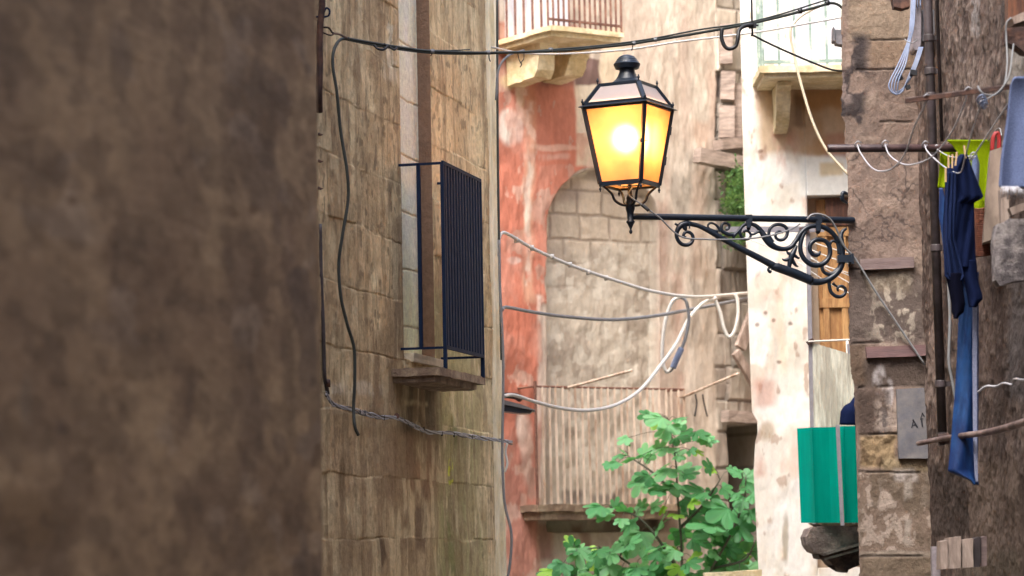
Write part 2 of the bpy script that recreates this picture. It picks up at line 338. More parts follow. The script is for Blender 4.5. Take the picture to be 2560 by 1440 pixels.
def wall(name, segs, zs, fn, mat, parent=None):
    """closed building shell. segs: (p0, p1, columns, detailed, openings [(s0, s1, depth)]) going round with the outside on the right of travel reversed;
    fn(U, Z, PX, PY, REC, seg) -> displacement, colour, lateral shift, recess mask"""
    X, Y, NX, NY, U, REC, SG, DX, DY = [], [], [], [], [], [], [], [], []
    ucum = 0
    for si, (p0, p1, n, det, ops) in enumerate(segs):
        dx, dy = p1[0] - p0[0], p1[1] - p0[1]; L = math.hypot(dx, dy); dx /= L; dy /= L
        cols = [(i / n * L, 0.0) for i in range(n + 1)]
        for (a, b, dep) in ops:
            cols = [c for c in cols if not (a - .006 < c[0] < a + .006 or b - .006 < c[0] < b + .006)]
            cols = [(s, dep if a < s < b else r) for s, r in cols]
            cols += [(a, dep * q / 3) for q in range(4)] + [(b, dep * (1 - q / 3) + 1e-9 * q) for q in range(4)]
            lo = [c for c in cols if c[0] < a - 1e-6]; mid = [c for c in cols if a + 1e-6 < c[0] < b - 1e-6]; hi = [c for c in cols if c[0] > b + 1e-6]
            A = [(a, dep * q) for q in (0, .02, .97, 1)]; B = [(b, dep * q) for q in (1, .97, .02, 0)]
            cols = sorted(lo) + A + sorted(mid) + B + sorted(hi)
        for s, r in cols:
            X.append(p0[0] + dx * s); Y.append(p0[1] + dy * s); NX.append(dy); NY.append(-dx); DX.append(dx); DY.append(dy)
            U.append(ucum + s); REC.append(r); SG.append(si if det else -1)
        ucum += L
    nc, nz = len(X), len(zs); A = lambda l: np.repeat(np.array(l, float)[:, None], nz, 1)
    Xg, Yg, NXg, NYg, Ug, Rg, Sg, DXg, DYg = map(A, (X, Y, NX, NY, U, REC, SG, DX, DY)); Zg = np.repeat(np.array(zs)[None, :], nc, 0)
    PX, PY = proj(Xg, np.maximum(Yg, 1.0), Zg)
    disp, colr, lat, rm = fn(Ug, Zg, PX, PY, Rg, Sg)
    det = (Sg >= 0)
    d = np.where(det, disp, 0) - Rg * rm
    Xo = Xg + NXg * d + DXg * np.where(det, lat, 0); Yo = Yg + NYg * d + DYg * np.where(det, lat, 0)
    co = np.stack([Xo, Yo, Zg], -1).reshape(-1, 3)
    idx = np.arange(nc * nz).reshape(nc, nz); i0 = idx; i1 = np.roll(idx, -1, 0)
    q = np.stack([i0[:, :-1], i1[:, :-1], i1[:, 1:], i0[:, 1:]], -1).reshape(-1, 4)
    loops = np.concatenate([q.ravel(), idx[:, -1]]); nq = len(q)
    me = bpy.data.meshes.new(name); me.vertices.add(len(co)); me.vertices.foreach_set('co', co.ravel())
    me.loops.add(len(loops)); me.loops.foreach_set('vertex_index', loops.astype(np.int32))
    me.polygons.add(nq + 1); me.polygons.foreach_set('loop_start', np.concatenate([np.arange(nq) * 4, [nq * 4]]).astype(np.int32))
    me.update(calc_edges=True)
    ca = me.color_attributes.new('Col', 'FLOAT_COLOR', 'POINT'); cc = np.ones((nc * nz, 4)); cc[:, :3] = np.clip(colr.reshape(-1, 3), .004, .9)
    ca.data.foreach_set('color', cc.ravel())
    return link(name, me, mat, parent)
def zrows(z0, z1, n, top, extra=()):
    return np.array(sorted(list(np.linspace(0, z0, 6)[:-1]) + list(np.linspace(z0, z1, n)) + list(np.linspace(z1, top, 6)[1:]) + list(extra)))

# ================================================================== GROUND
bm = bmesh.new(); box(bm, (0, 0, -.05), (150, 0, 0), (0, 150, 0), (0, 0, .05)); g = obj('ground', bm, 'cobble'); g['kind'] = 'structure'

# ================================================================== NEAR LEFT BUILDING (dark, out of focus)
NL0 = (-2.27, 0.0); NL1 = ((797 - 1280) / F * 8.5 - .002, 8.5)
def NLx(y): return NL1[0] - .2 * (8.5 - y)
def fn_near(U, Z, PX, PY, R, SG):
    p = Paint(U, Z, PX, PY, (112, 95, 80), 40, 2.5, 3)
    p.mix(sm(.42, .6, fbm(U * 1.0, Z * 1.4, 4, 5)), (92, 76, 66)); p.mix(sm(.5, .7, fbm(U * 1.6 + 8, Z * 2, 5, 15)), (134, 116, 98), .6)
    p.mix(sm(.58, .7, fbm(U * 2, Z * 2.5, 5, 25)), (70, 56, 50), .8)
    p.mix(sm(.6, .68, fbm(U * 3.6, Z * 7, 5, 35)), (74, 62, 54), .5); p.mix(sm(.62, .7, fbm(U * 3 + 4, Z * 7, 4, 45)), (128, 118, 116), .35)
    for (cx, cy, rx, ry, c, k) in ((300, 130, 28, 75, (84, 74, 70), .8), (670, 290, 24, 90, (70, 54, 38), .9), (55, 1000, 16, 60, (84, 78, 74), .8), (60, 1300, 110, 80, (70, 52, 34), .9),
                                   (150, 1065, 14, 20, (48, 38, 44), .9), (572, 540, 18, 18, (52, 38, 28), .9), (636, 525, 18, 18, (52, 38, 28), .9), (500, 990, 14, 60, (70, 58, 54), .9), (700, 860, 40, 50, (74, 60, 54), .7),
                                   (620, 960, 12, 60, (72, 60, 54), .8), (740, 650, 26, 120, (84, 70, 66), .7), (270, 820, 50, 30, (84, 74, 72), .6), (185, 500, 14, 12, (58, 44, 36), .9), (50, 318, 40, 9, (70, 56, 46), .8)):
        p.mix(p.ell(cx, cy, rx, ry, .5), c, k)
    dj, dh, a, b = blocks(U, Z, .42, .5, .9, 4, .05); vis = sm(.55, .7, fbm(U * 2, Z * 2, 3, 60)); cr = (1 - sm(.002, .014, dh)) * vis * (.4 + .6 * fbm(U * 9, Z * 9, 3, 61))
    p.mix(cr, (84, 70, 62), .3); p.mul(.92 + .14 * a); m_ = p.c.mean((0, 1)); p.c = m_ + (p.c - m_) * .52; p.tone(1.0, (2.75, 2.75, 2.3)); g_ = sm(.5, .62, fbm(U * 7, Z * 15, 4, 81)); p.mix(g_, (92, 78, 66), .35); p.mix(sm(.52, .6, fbm(U * 2.6, Z * 5, 5, 83)) * sm(480, 760, PX), (96, 84, 78), .5)
    disp = .008 * (fbm(U * 2, Z * 2, 3, 3) - .5) + .003 * (fbm(U * 14, Z * 14, 3, 9) - .5) - .001 * cr
    return disp, p.c, 0 * U, 0 * U
b1 = thing('stone_building', 'dark brown stone wall filling the left third, out of focus and nearest to the viewer', 'building', (NL1[0] - 1, 4, 0))
wall('wall', [((NLx(-6), -6), (NLx(3.2), 3.2), 2, 0, []), ((NLx(3.2), 3.2), NL1, 420, 1, []), (NL1, (-7, 8.5), 4, 0, []), ((-7, 8.5), (-7, -6), 1, 0, []), ((-7, -6), (NLx(-6), -6), 1, 0, [])],
     zrows(.6, 4.2, 420, 10.5), fn_near, 'dark_stone', b1)

# ================================================================== MIDDLE LEFT BUILDING (beige blocks)
TM = .249; X0M = -4.21
def ML(px):
    k = (px - 1280) / F - TM; y = X0M / k; return (X0M + TM * y, y)
MLa, MLb = ML(770), ML(1226); MLf = (X0M + TM * 9.3, 9.3)
Lm = math.hypot(MLb[0] - MLa[0], MLb[1] - MLa[1])
def mU(px):
    q = ML(px); return math.hypot(q[0] - MLa[0], q[1] - MLa[1])
z_sill = pl(1050, 905, MLa, MLb).z
def fn_mid(U, Z, PX, PY, R, SG):
    p = Paint(U, Z, PX, PY, (196, 172, 142), 10, 5, 3); u = U
    dj, dh, a, b = blocks(u, Z + .06, .305, .36, .66, 11, .035)
    p.mul(.78 + .42 * a); p.mix(b > .7, (186, 152, 122), .35)
    p.mix(sm(.5, .68, fbm(u * 2.5, Z * 1.2, 4, 5)), (172, 148, 120), .7); p.mix(sm(.55, .7, fbm(u * 6, Z * 3, 5, 15)), (212, 194, 164), .6)
    p.mix(sm(.56, .66, fbm(u * 4 + 3, Z * 1.4, 5, 18)), (150, 126, 102), .6)
    st = fbm(u * 14 + b * 40, Z * 2.2 + a * 9, 4, 77); p.mix(sm(.58, .72, st), (136, 114, 94), .5)
    p.mix(sm(.66, .72, fbm(u * 26, Z * 18, 3, 25)), (104, 86, 72), .6)
    # lower part: pinkish brown, green moss on the right, darker brown below the balcony
    p.mix(p.rect(800, 1110, 960, 1500, 50), (150, 126, 106), .55)
    p.mix(p.rect(1085, 1212, 720, 1500, 20), (156, 150, 112), .75); p.mix(p.rect(1110, 1165, 1040, 1500, 14) * sm(.4, .6, fbm(u * 8, Z * 4, 4, 12)), (116, 116, 72), .75)
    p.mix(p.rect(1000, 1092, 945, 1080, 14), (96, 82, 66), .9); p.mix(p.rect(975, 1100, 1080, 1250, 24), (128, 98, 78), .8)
    p.mix(p.rect(1010, 1070, 1000, 1012, 5), (176, 162, 134), .8); p.mix(p.rect(1030, 1090, 1150, 1215, 14), (160, 124, 100), .4)
    p.mix(p.rect(1000, 1080, 1260, 1380, 16) * sm(.45, .6, fbm(u * 10, Z * 8, 4, 19)), (104, 84, 72), .8)
    p.mix(p.rect(810, 960, 955, 985, 8) * sm(.35, .5, fbm(u * 9, Z * 12, 3, 29)), (206, 194, 184), .9)
    p.mix(p.rect(985, 1006, 540, 900, 8), (128, 104, 88), .7); p.mix(p.rect(930, 990, 820, 1000, 22), (124, 102, 84), .6)
    p.mix(p.ell(952, 1385, 9, 34, .3), (84, 64, 50), .95); p.mix(p.ell(862, 1200, 7, 60, .4), (112, 88, 66), .8)
    p.mix(p.rect(960, 1000, 60, 200, 12) * sm(.5, .6, fbm(u * 12, Z * 10, 3, 59)), (206, 196, 184), .8)
    p.mix(p.rect(1124, 1134, 1150, 1215, 3) * sm(.45, .55, fbm(u * 40, Z * 40, 2, 88)), (196, 204, 30), .9)
    # joints, open only in places
    us_ = U[R > 1e-4]; fd_ = sm(0, .04, np.maximum(us_.min() - U, U - us_.max())); fd_ = np.where(Z > z_sill - .02, fd_, 1)
    vis = sm(.5, .6, fbm(u * 3.4, Z * 3.4, 3, 60)); jh = (1 - sm(.001, .006, dh)) * vis * (.35 + .65 * sm(.4, .6, fbm(u * 12, Z * 7, 2, 63))); jv = (1 - sm(.002, .007, dj)) * sm(.4, .55, fbm(u * 2.4, Z * 1.8, 3, 64))
    chip = sm(.56, .68, fbm(u * 9, Z * 9, 3, 70)) * (1 - sm(.004, .03, dh))
    j = np.maximum(np.maximum(jh, jv * .6), chip * vis * .7); p.mix(j, (118, 96, 74), .45); p.mix(sm(.5, .62, fbm(u * 5, Z * 1.1, 5, 131)), (158, 134, 108), .45); p.mix(sm(.55, .66, fbm(u * 7 + b * 30, Z * 2.6 + a * 7, 5, 133)), (216, 198, 170), .45); p.mix(sm(.62, .68, fbm(u * 16, Z * 12, 5, 135)), (120, 98, 80), .35); p.mix(sm(.60, .66, fbm(u * 22, Z * 1.6, 4, 137)), (132, 108, 86), .45); p.tone(.92, (1.32, 1.36, 1.16))
    disp = .009 * (b - .5) * sm(.0, .008, dj) + .016 * (fbm(u * 3, Z * 3, 5, 3) - .5) + .012 * (fbm(u * 14, Z * 9, 4, 9) - .5) - .004 * j
    disp = disp * (.12 + .88 * fd_)
    # window niche
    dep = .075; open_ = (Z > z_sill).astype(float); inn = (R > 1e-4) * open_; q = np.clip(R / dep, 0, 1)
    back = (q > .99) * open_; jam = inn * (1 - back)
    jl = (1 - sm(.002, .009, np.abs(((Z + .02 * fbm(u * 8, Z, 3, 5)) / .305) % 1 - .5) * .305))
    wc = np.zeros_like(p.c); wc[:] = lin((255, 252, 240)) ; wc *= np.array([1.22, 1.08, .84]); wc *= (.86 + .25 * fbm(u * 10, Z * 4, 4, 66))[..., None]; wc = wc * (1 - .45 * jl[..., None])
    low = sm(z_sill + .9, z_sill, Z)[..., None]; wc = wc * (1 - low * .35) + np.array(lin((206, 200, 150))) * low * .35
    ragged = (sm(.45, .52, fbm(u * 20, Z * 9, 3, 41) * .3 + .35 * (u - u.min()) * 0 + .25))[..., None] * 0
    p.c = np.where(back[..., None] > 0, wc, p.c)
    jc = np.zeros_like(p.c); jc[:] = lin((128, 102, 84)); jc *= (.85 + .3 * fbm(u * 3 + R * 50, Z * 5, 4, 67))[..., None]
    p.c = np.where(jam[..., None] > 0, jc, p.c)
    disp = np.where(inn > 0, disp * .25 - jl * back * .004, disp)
    return disp, p.c, 0 * U, open_
b2 = thing('block_building', 'beige stone block wall with the black caged window, in the middle left', 'building', (MLb[0] - 1, 12.5, 0))
uL, uR = mU(1006), mU(1084)
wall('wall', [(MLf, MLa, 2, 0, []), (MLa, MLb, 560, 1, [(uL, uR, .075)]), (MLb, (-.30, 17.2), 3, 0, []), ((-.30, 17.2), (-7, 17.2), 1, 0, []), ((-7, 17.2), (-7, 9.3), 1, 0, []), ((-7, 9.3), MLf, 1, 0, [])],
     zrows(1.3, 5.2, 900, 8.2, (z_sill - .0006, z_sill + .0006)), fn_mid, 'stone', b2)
mp = lambda px, py, off=0.0: pl(px, py, MLa, MLb, off)
_dm = Vector((TM, 1, 0)).normalized(); _nm = Vector((1, -TM, 0)).normalized()
# pale sill inside the niche
bm = bmesh.new(); a = mp(1012, 893, -.03); c = mp(1088, 912, -.03); beam(bm, a, Vector((c.x, c.y, a.z)), .05, .022, _nm); roughen(bm, 2, .004, 30); obj('window_sill', bm, 'ivory', b2)
# balcony slab: upper plate and thinner lower plate
Fo = .255
Cn = mp(1100, 925, Fo); s0 = Cn; s1 = mp(1214, 935, Fo); sl = (Vector((s1.x, s1.y, s0.z)) - s0).length + .0
bm = bmesh.new()
for (dz0, dz1, off, e0, e1) in ((0.015, -.026, 0, 0, 0), (-.026, -.056, -.035, .02, -.06)):
    q = [s0 + _dm * e0 + _nm * off, s0 + _dm * (sl + e1) + _nm * off, s0 + _dm * (sl + e1) - _nm * (Fo + .04), s0 + _dm * e0 - _nm * (Fo + .04)]
    prism(bm, [v + Vector((0, 0, dz1)) for v in q], (0, 0, dz0 - dz1))
roughen(bm, 5, .006, 22, 4); obj('balcony_slab', bm, 'slab', b2)
# iron cage
Fg = .235
g0 = mp(1106, 406, Fg); g1 = mp(1201, 452, Fg); gl = (Vector((g1.x, g1.y, g0.z)) - g0).length; zt = g0.z; zb = mp(1102, 864, Fg).z
gb = Vector((g0.x, g0.y, 0)); P_ = lambda s, n, z: Vector((gb.x, gb.y, z)) + _dm * s - _nm * n
bm = bmesh.new()
for z in (zt, zb):
    beam(bm, P_(-.006, 0, z), P_(gl, 0, z), .006, .009, _nm); beam(bm, P_(0, .007, z - .003), P_(0, Fg + .02, z - .003), .006, .007, (0, 0, 1)); beam(bm, P_(gl - .01, .007, z - .003), P_(gl - .01, Fg + .02, z - .003), .006, .007, (0, 0, 1))
beam(bm, P_(0.004, .003, s0.z + .01), P_(0.004, .003, zt - .01), .009, .009, _nm); beam(bm, P_(gl - .01, .003, s0.z + .01), P_(gl - .01, .003, zt - .01), .010, .008, _nm)
obj('cage_frame', bm, 'grill', b2)
bm = bmesh.new()
for i in range(13): beam(bm, P_(.05 + i * (gl - .07) / 12.5, .006, zb + .002), P_(.05 + i * (gl - .07) / 12.5, .006, zt - .002), .010, .017, _nm)
for n_ in (.13,): beam(bm, P_(.002, n_, zb + .002), P_(.002, n_, zt - .002), .009, .009, _nm)
obj('cage_bars', bm, 'grill', b2)
# corner moulding
CMy = 16.5
bm = bmesh.new(); xa, xb = at(1219, 700, CMy).x, at(1251, 700, CMy).x
prism(bm, [Vector(q + (0,)) for q in ((xa, CMy), (xa + .012, CMy + .10), (xa + .016, CMy + .20), (xa + .030, CMy + .22), (xa + .042, CMy + .34), (xb - .010, CMy + .36), (xb, CMy + .50), (xb, CMy + .9), (xa - .3, CMy + .9), (xa - .3, CMy + .3))], (0, 0, 8.0))
M['mould'] = m_two('sunlit_yellow_stone', (224, 208, 166), (246, 236, 208), 5, .4, .6, stretch=(1, 1, .35), bump=.8, bdist=.012)  # stone lightened so its colour carries the sunlight on this corner
obj('corner_moulding', bm, 'mould', b2)

# ================================================================== RED BUILDING
R0 = (at(1235, 700, 21).x, 21.0); RT = .66
_dr = Vector((1, RT, 0)).normalized(); _nr = Vector((RT, -1, 0)).normalized()
RA = (R0[0] - 4 * _dr.x, R0[1] - 4 * _dr.y); RBl = 3.9; RB = (R0[0] + RBl * _dr.x, R0[1] + RBl * _dr.y)
rp = lambda px, py, off=0.0: pl(px, py, R0, RB, off)
def rU(px, py=700):
    q = rp(px, py); return (q.x - R0[0]) * _dr.x + (q.y - R0[1]) * _dr.y
def fn_red(U, Z, PX, PY, R, SG):
    p = Paint(U, Z, PX, PY, (190, 164, 140), 12, 3.5, 3); X, Y = p.x, p.y
    n1 = fbm(U * 3, Z * 1.5, 5, 5); n2 = fbm(U * 7, Z * 4, 5, 15); n3 = fbm(U * 16, Z * 5, 4, 25)
    p.mix(sm(.42, .62, n1), (212, 188, 166)); p.mix(sm(.5, .7, n2), (166, 146, 128), .8); p.mix(sm(.55, .7, n3), (222, 200, 178), .6)
    # vertical peach and grey stripes right of the arch
    for (x0, x1, y0, y1, c, k) in ((1640, 1672, 420, 1500, (190, 140, 116), .7), (1680, 1712, 640, 1050, (206, 120, 88), .55), (1690, 1790, 0, 420, (188, 168, 146), .5), (1730, 1772, 300, 700, (206, 152, 118), .55),
                                   (1560, 1660, 0, 420, (196, 166, 142), .6), (1700, 1725, 0, 400, (196, 150, 128), .4), (1650, 1700, 700, 1060, (186, 160, 136), .6), (1745, 1800, 620, 1300, (204, 172, 142), .6),
                                   (1770, 1800, 120, 420, (206, 150, 120), .5), (1500, 1640, 600, 960, (198, 178, 156), .7)):
        p.mix(p.rect(x0, x1, y0, y1, 12) * sm(.3, .5, n2), c, k)
    # inner arch field: pale plaster, stone blocks above
    ax, ay, rx = 1508, 560, 138
    dd = np.where(Y < ay, np.sqrt((X - ax) ** 2 + ((Y - ay) * 1.0) ** 2), np.abs(X - ax))
    ddp = np.where(PY < ay, np.sqrt((PX - ax) ** 2 + (PY - ay) ** 2), np.abs(PX - ax)) + 3 * (n2 - .5)
    inside = (1 - sm(rx - 2, rx + 3, ddp)) * (PY < 1330)
    bl, bh, ba, bb = blocks(U, Z, .185, .20, .36, 21, .05)
    stone_zone = inside * (1 - sm(590, 640, Y)) * sm(440, 452, Y)
    p.mix(inside, (198, 180, 156), .85); p.mix(inside * sm(.5, .62, n2) , (172, 150, 128), .8); p.mix(inside * sm(.52, .6, fbm(U * 12, Z * 12, 4, 43)), (216, 204, 184), .6)
    tint = (.85 + .35 * ba)[..., None]
    sc = np.zeros_like(p.c); sc[:] = lin((204, 180, 152)); sc = sc * tint; p.c = p.c * (1 - stone_zone[..., None]) + sc * stone_zone[..., None]
    jt = (1 - sm(.006, .016, bl)) * np.maximum(stone_zone, inside * (Y < 760) * sm(.5, .6, n1) * .6); p.mix(jt * (.4 + .6 * n2), (140, 112, 88), .8)
    p.mix(inside * p.rect(1370, 1480, 445, 500, 12), (150, 116, 98), .6)  # shadow in the upper left of the arch recess, painted brown
    # red paint
    red = np.maximum(np.maximum(p.rect(1150, 1350, 215, 1500, 8), p.rect(1150, 1440, 60, 420, 8)), 0)
    ring = sm(rx, rx + 4, dd) * (1 - sm(rx + 34, rx + 40, dd)) * (X < 1545) * (Y < 1100)
    corner = (X < ax - 10) * (X > 1340) * (Y > 330) * (Y < 560) * sm(rx, rx + 5, dd)
    red = np.maximum(np.maximum(red, ring * .95), corner * .9)
    red = red * (1 - .85 * p.rect(1352, 1372, 760, 1500, 5))
    rc = np.zeros_like(p.c); rc[:] = lin((196, 98, 62)); rc = rc * (.75 + .5 * fbm(U * 5, Z * 2, 4, 33))[..., None]
    fade = sm(1000, 1250, Y)[..., None] * .65; rc = rc * (1 - fade) + np.array(lin((196, 128, 108))) * fade
    upr = sm(420, 250, Y)[..., None] * .5; rc = rc * (1 - upr) + np.array(lin((176, 96, 66))) * upr
    m = red[..., None] * np.where(sm(.66, .72, n2) > .5, .55, .95)[..., None]; p.c = p.c * (1 - m) + rc * m
    # orange and pale wear on the red, darker red under the upper balcony
    p.mix(p.rect(1440, 1560, 215, 420, 6), (218, 194, 162), .9)
    p.mix(p.rect(1308, 1338, 180, 760, 7) * sm(.3, .5, n3), (206, 146, 112), .85); p.mix(p.rect(1316, 1330, 250, 720, 5) * sm(.4, .55, n2), (226, 206, 186), .8)
    p.mix(p.rect(1340, 1356, 740, 1250, 5) * sm(.35, .5, n2), (224, 200, 182), .9); p.mix(p.ell(1275, 320, 26, 46, .25), (222, 206, 190), .95); p.mix(p.ell(1296, 330, 12, 30, .3), (226, 214, 202), .95)
    p.mix(p.ell(1270, 205, 18, 16, .4), (210, 180, 130), .8); p.mix(p.ell(1300, 225, 10, 40, .4), (210, 176, 120), .8); p.mix(p.rect(1310, 1340, 175, 330, 10), (190, 112, 66), .7)
    p.mix(p.ell(1285, 655, 18, 10, .3), (224, 208, 196), .8); p.mix(p.ell(1312, 1110, 14, 90, .4), (214, 176, 156), .7); p.mix(p.ell(1300, 1070, 12, 40, .4), (222, 196, 178), .8)
    p.mix(p.rect(1300, 1420, 385, 400, 6) * sm(.3, .5, n3), (208, 160, 140), .6); p.mix(p.ell(1385, 370, 60, 8, .4), (224, 190, 166), .5)
    p.mix(p.rect(1225, 1360, 130, 175, 10), (150, 70, 50), .5); p.mix(p.rect(1350, 1445, 130, 215, 10), (122, 66, 48), .7)
    p.mix(p.rect(1443, 1508, 150, 215, 3), (108, 52, 40), .95); p.mix(p.rect(1508, 1560, 60, 215, 6), (214, 182, 132), .8)  # dark red patch is the shade beneath the balcony slab, painted in
    # bottom zone under the lower balcony
    p.mix(p.rect(1345, 1720, 1290, 1500, 8), (186, 160, 132), .8); p.mix(p.rect(1345, 1380, 1310, 1400, 10), (160, 76, 50), .8); p.mix(p.rect(1450, 1475, 1310, 1400, 8), (150, 84, 54), .7); p.mix(p.rect(1530, 1700, 1290, 1330, 8), (120, 78, 58), .7)
    # darker grey patches at the foot of the balcony door
    p.mix(p.rect(1425, 1480, 1225, 1260, 8), (110, 92, 84), .8); p.mix(p.rect(1500, 1560, 1235, 1262, 8), (120, 108, 100), .7)
    # right edge: exposed stones
    ez = sm(1788, 1797, X); el, eh, ea, eb = blocks(U, Z, .26, .16, .3, 41, .05)
    ec = np.zeros_like(p.c); ec[:] = lin((166, 146, 124)); ec = ec * (.75 + .5 * ea)[..., None]; m = ez[..., None]; p.c = p.c * (1 - m) + ec * m
    p.mix(ez * (1 - sm(.006, .02, el)), (110, 92, 78), .7); p.mix(p.rect(1790, 1806, 180, 240, 4), (84, 56, 46), .9); p.mix(p.rect(1790, 1830, 440, 1500, 8) * sm(.4, .6, n2), (150, 122, 102), .6)
    p.mix(p.rect(1810, 1900, 560, 740, 12), (112, 90, 70), .6)  # brown shadow zone beside the bush, painted into the wall colour
    p.mix(red * sm(.55, .66, fbm(U * 5 + 4, Z * 2.5, 5, 71)), (204, 130, 104), .6); p.mix(red * sm(.64, .70, fbm(U * 8 + 4, Z * 5, 5, 73)), (216, 176, 154), .6); p.tone(.9, (.94, .97, 1.0)); l_ = (p.c * np.array([.3, .59, .11])).sum(-1, keepdims=True); k_ = (.35 * (1 - red))[..., None]; p.c = p.c * (1 - k_) + l_ * np.array([1.04, 1.0, .88]) * k_; p.c = p.c * .84 + .045  # last step pales and flattens the albedo like haze
    disp = .05 * (fbm(U * 2, Z * 2, 4, 3) - .5) + .02 * (n3 - .5) - .008 * jt - .10 * inside + .05 * ez * (eb - .5) - .008 * ez * (1 - sm(.006, .02, el)) + .006 * red
    disp = np.where(inside > .5, disp + .02 * (fbm(U * 9, Z * 9, 4, 8) - .5), disp)
    return disp, p.c, 0 * U, ((PY > 1062)).astype(float)
b3 = thing('red_building', 'weathered house of peeling red and beige plaster with a bricked-up arch', 'building', (1.0, 23, 0))
uo0, uo1 = rU(1822, 1200), rU(1900, 1200)
EXT = 4.0
wall('wall', [(RA, R0, 20, 0, []), (R0, RB, 620, 1, [(uo0, uo1, .5)]), (RB, (RB[0] - 3, RB[1] + 5), 1, 0, []), ((RB[0] - 3, RB[1] + 5), (RA[0] - 3, RA[1] + 5), 1, 0, []), ((RA[0] - 3, RA[1] + 5), RA, 1, 0, [])],
     zrows(1.2, 6.1, 700, 8.0), fn_red, 'plaster', b3)
def rslab(bm, pxl, pxr, py, off, th, under=0):
    a = rp(pxl, py, off); b = rp(pxr, py, off); b = Vector((b.x, b.y, a.z)); prism(bm, [a, b, b - _nr * (off + .05), a - _nr * (off + .05)], (0, 0, -th)); return a, b
# upper balcony
OU = .78
zc = rp(1378, 62, OU).z
bm = bmesh.new(); a = rp(1376, 62, OU); b = rp(1560, 100, OU); b.z = a.z
prism(bm, [a, b, b - _nr * (OU + .05), a - _nr * (OU + .05)], (0, 0, -.035)); a2 = a + _dr * .03 - _nr * .04 - Vector((0, 0, .035)); b2_ = b - _nr * .04 - Vector((0, 0, .035))
prism(bm, [a2, b2_, b2_ - _nr * (OU), a2 - _nr * (OU)], (0, 0, -.035)); roughen(bm, 4, .008, 9); obj('balcony_slab', bm, 'pale_slab', b3)
ua, ub = a.copy(), b.copy(); Lu = (ub - ua).length
bm = bmesh.new()
for i in range(15):
    q = ua + _dr * (Lu * i / 14.0) - _nr * .03; beam(bm, q + Vector((0, 0, .0)), q + Vector((0, 0, .95)), .008, .008)
for i in range(1, 7):
    q = ua + _dr * .02 - _nr * (.03 + i * .115); beam(bm, q, q + Vector((0, 0, .95)), .009, .009)
beam(bm, ua - _nr * .03 + Vector((0, 0, .95)), ub - _nr * .03 + Vector((0, 0, .95)), .012, .012); beam(bm, ua - _nr * .03 + Vector((0, 0, .05)), ub - _nr * .03 + Vector((0, 0, .05)), .01, .008)
obj('railing', bm, 'rail_dark', b3)
for k, (px, py, hh, hw) in enumerate(((1318, 92, .24, .075), (1412, 128, .19, .085))):
    bm = bmesh.new(); c = rp(px - 35, py, .0); L_ = (.50, .42)[k]; z0 = zc - .07
    prof = [(0, 0), (L_, 0), (L_, -.05), (L_ - .04, -.08), (L_ - .06, -hh + .05), (L_ - .10, -hh), (0, -hh - .02)]
    p0 = Vector((c.x, c.y, z0)) - _dr * hw - _nr * .02; prism(bm, [p0 + _nr * o_ + Vector((0, 0, zz)) for o_, zz in prof], _dr * hw * 2); roughen(bm, 4, .012, 8, k); obj('corbel', bm, 'pale_slab', b3)
# things seen through the upper railing: pale shutters
bm = bmesh.new(); a = rp(1262, 40, .012); b = rp(1420, 40, .012); prism(bm, [Vector((a.x, a.y, zc + .03)), Vector((b.x, b.y, zc + .03)), Vector((b.x, b.y, zc + 1.9)), Vector((a.x, a.y, zc + 1.9))], _nr * .03)
M['shutter_pale'] = m_two('faded_white_blue_door', (182, 184, 196), (222, 214, 210), 4, stretch=(8, 8, .6), bump=.1); obj('balcony_door', bm, 'shutter_pale', b3)
# lower balcony
OL = .24
bm = bmesh.new(); la = rp(1345, 1262, OL); lb = rp(1722, 1272, OL); lb.z = la.z
prism(bm, [la, lb, lb - _nr * (OL + .15), la - _nr * (OL + .15)], (0, 0, -.05)); q1 = la - _nr * .02 + _dr * .03 - Vector((0, 0, .05)); q2 = lb - _nr * .02 - Vector((0, 0, .05)); prism(bm, [q1, q2, q2 - _nr * OL, q1 - _nr * OL], (0, 0, -.06))
roughen(bm, 4, .012, 7, 3); obj('balcony_slab', bm, 'slab', b3)
bm = bmesh.new(); Ll = (lb - la).length; top = rp(1352, 966, OL).z - la.z
for i in range(24):
    q = la + _dr * (.015 + Ll * i / 23.3) - _nr * .02; q2 = q + Vector((0, 0, top)) + _dr * random.uniform(-.006, .006); beam(bm, q, q2, .0085, .0085)
obj('railing_bars', bm, 'rail_pale', b3)
bm = bmesh.new()
tube(bm, [la - _nr * .02 + Vector((0, 0, top)), lb - _nr * .02 + Vector((0, 0, top))], .008); tube(bm, [la + Vector((0, 0, .0)) - _nr * .02 + _dr * .01, la - _nr * .02 + _dr * .01 + Vector((0, 0, top + .04))], .012)
for s in (0, 1): tube(bm, [(la, lb)[s] - _nr * .02 + Vector((0, 0, top)), (la, lb)[s] - _nr * (OL + .05) + Vector((0, 0, top))], .008)
obj('hand_rail', bm, 'rail_dark', b3)
for (px, py, px2, py2, lb_) in ((1424, 968, 1580, 926, 'nearer the wall'), (1712, 990, 1846, 934, 'the right')):
    bm = bmesh.new(); a = rp(px, py, OL); e = rp(px2, py2, OL + .72); e.z = max(e.z, a.z - .02); stube(bm, [a - _nr * .1, a, (a + e) / 2, e], .0105); obj('line_pole', bm, 'rail_pale', b3, True)
bm = bmesh.new(); a = rp(1738, 985, OL + .15)
for dx in (0, .07): stube(bm, [a + _dr * dx, a + _dr * (dx + .012) - Vector((0, 0, .07)), a + _dr * (dx + (-.01, .04)[dx > 0]) - Vector((0, 0, .17))], .006)
tag(obj('cord', bm, 'tape', None, True), 'two dark cord ends hanging from the right pole of the lower balcony', 'cord')
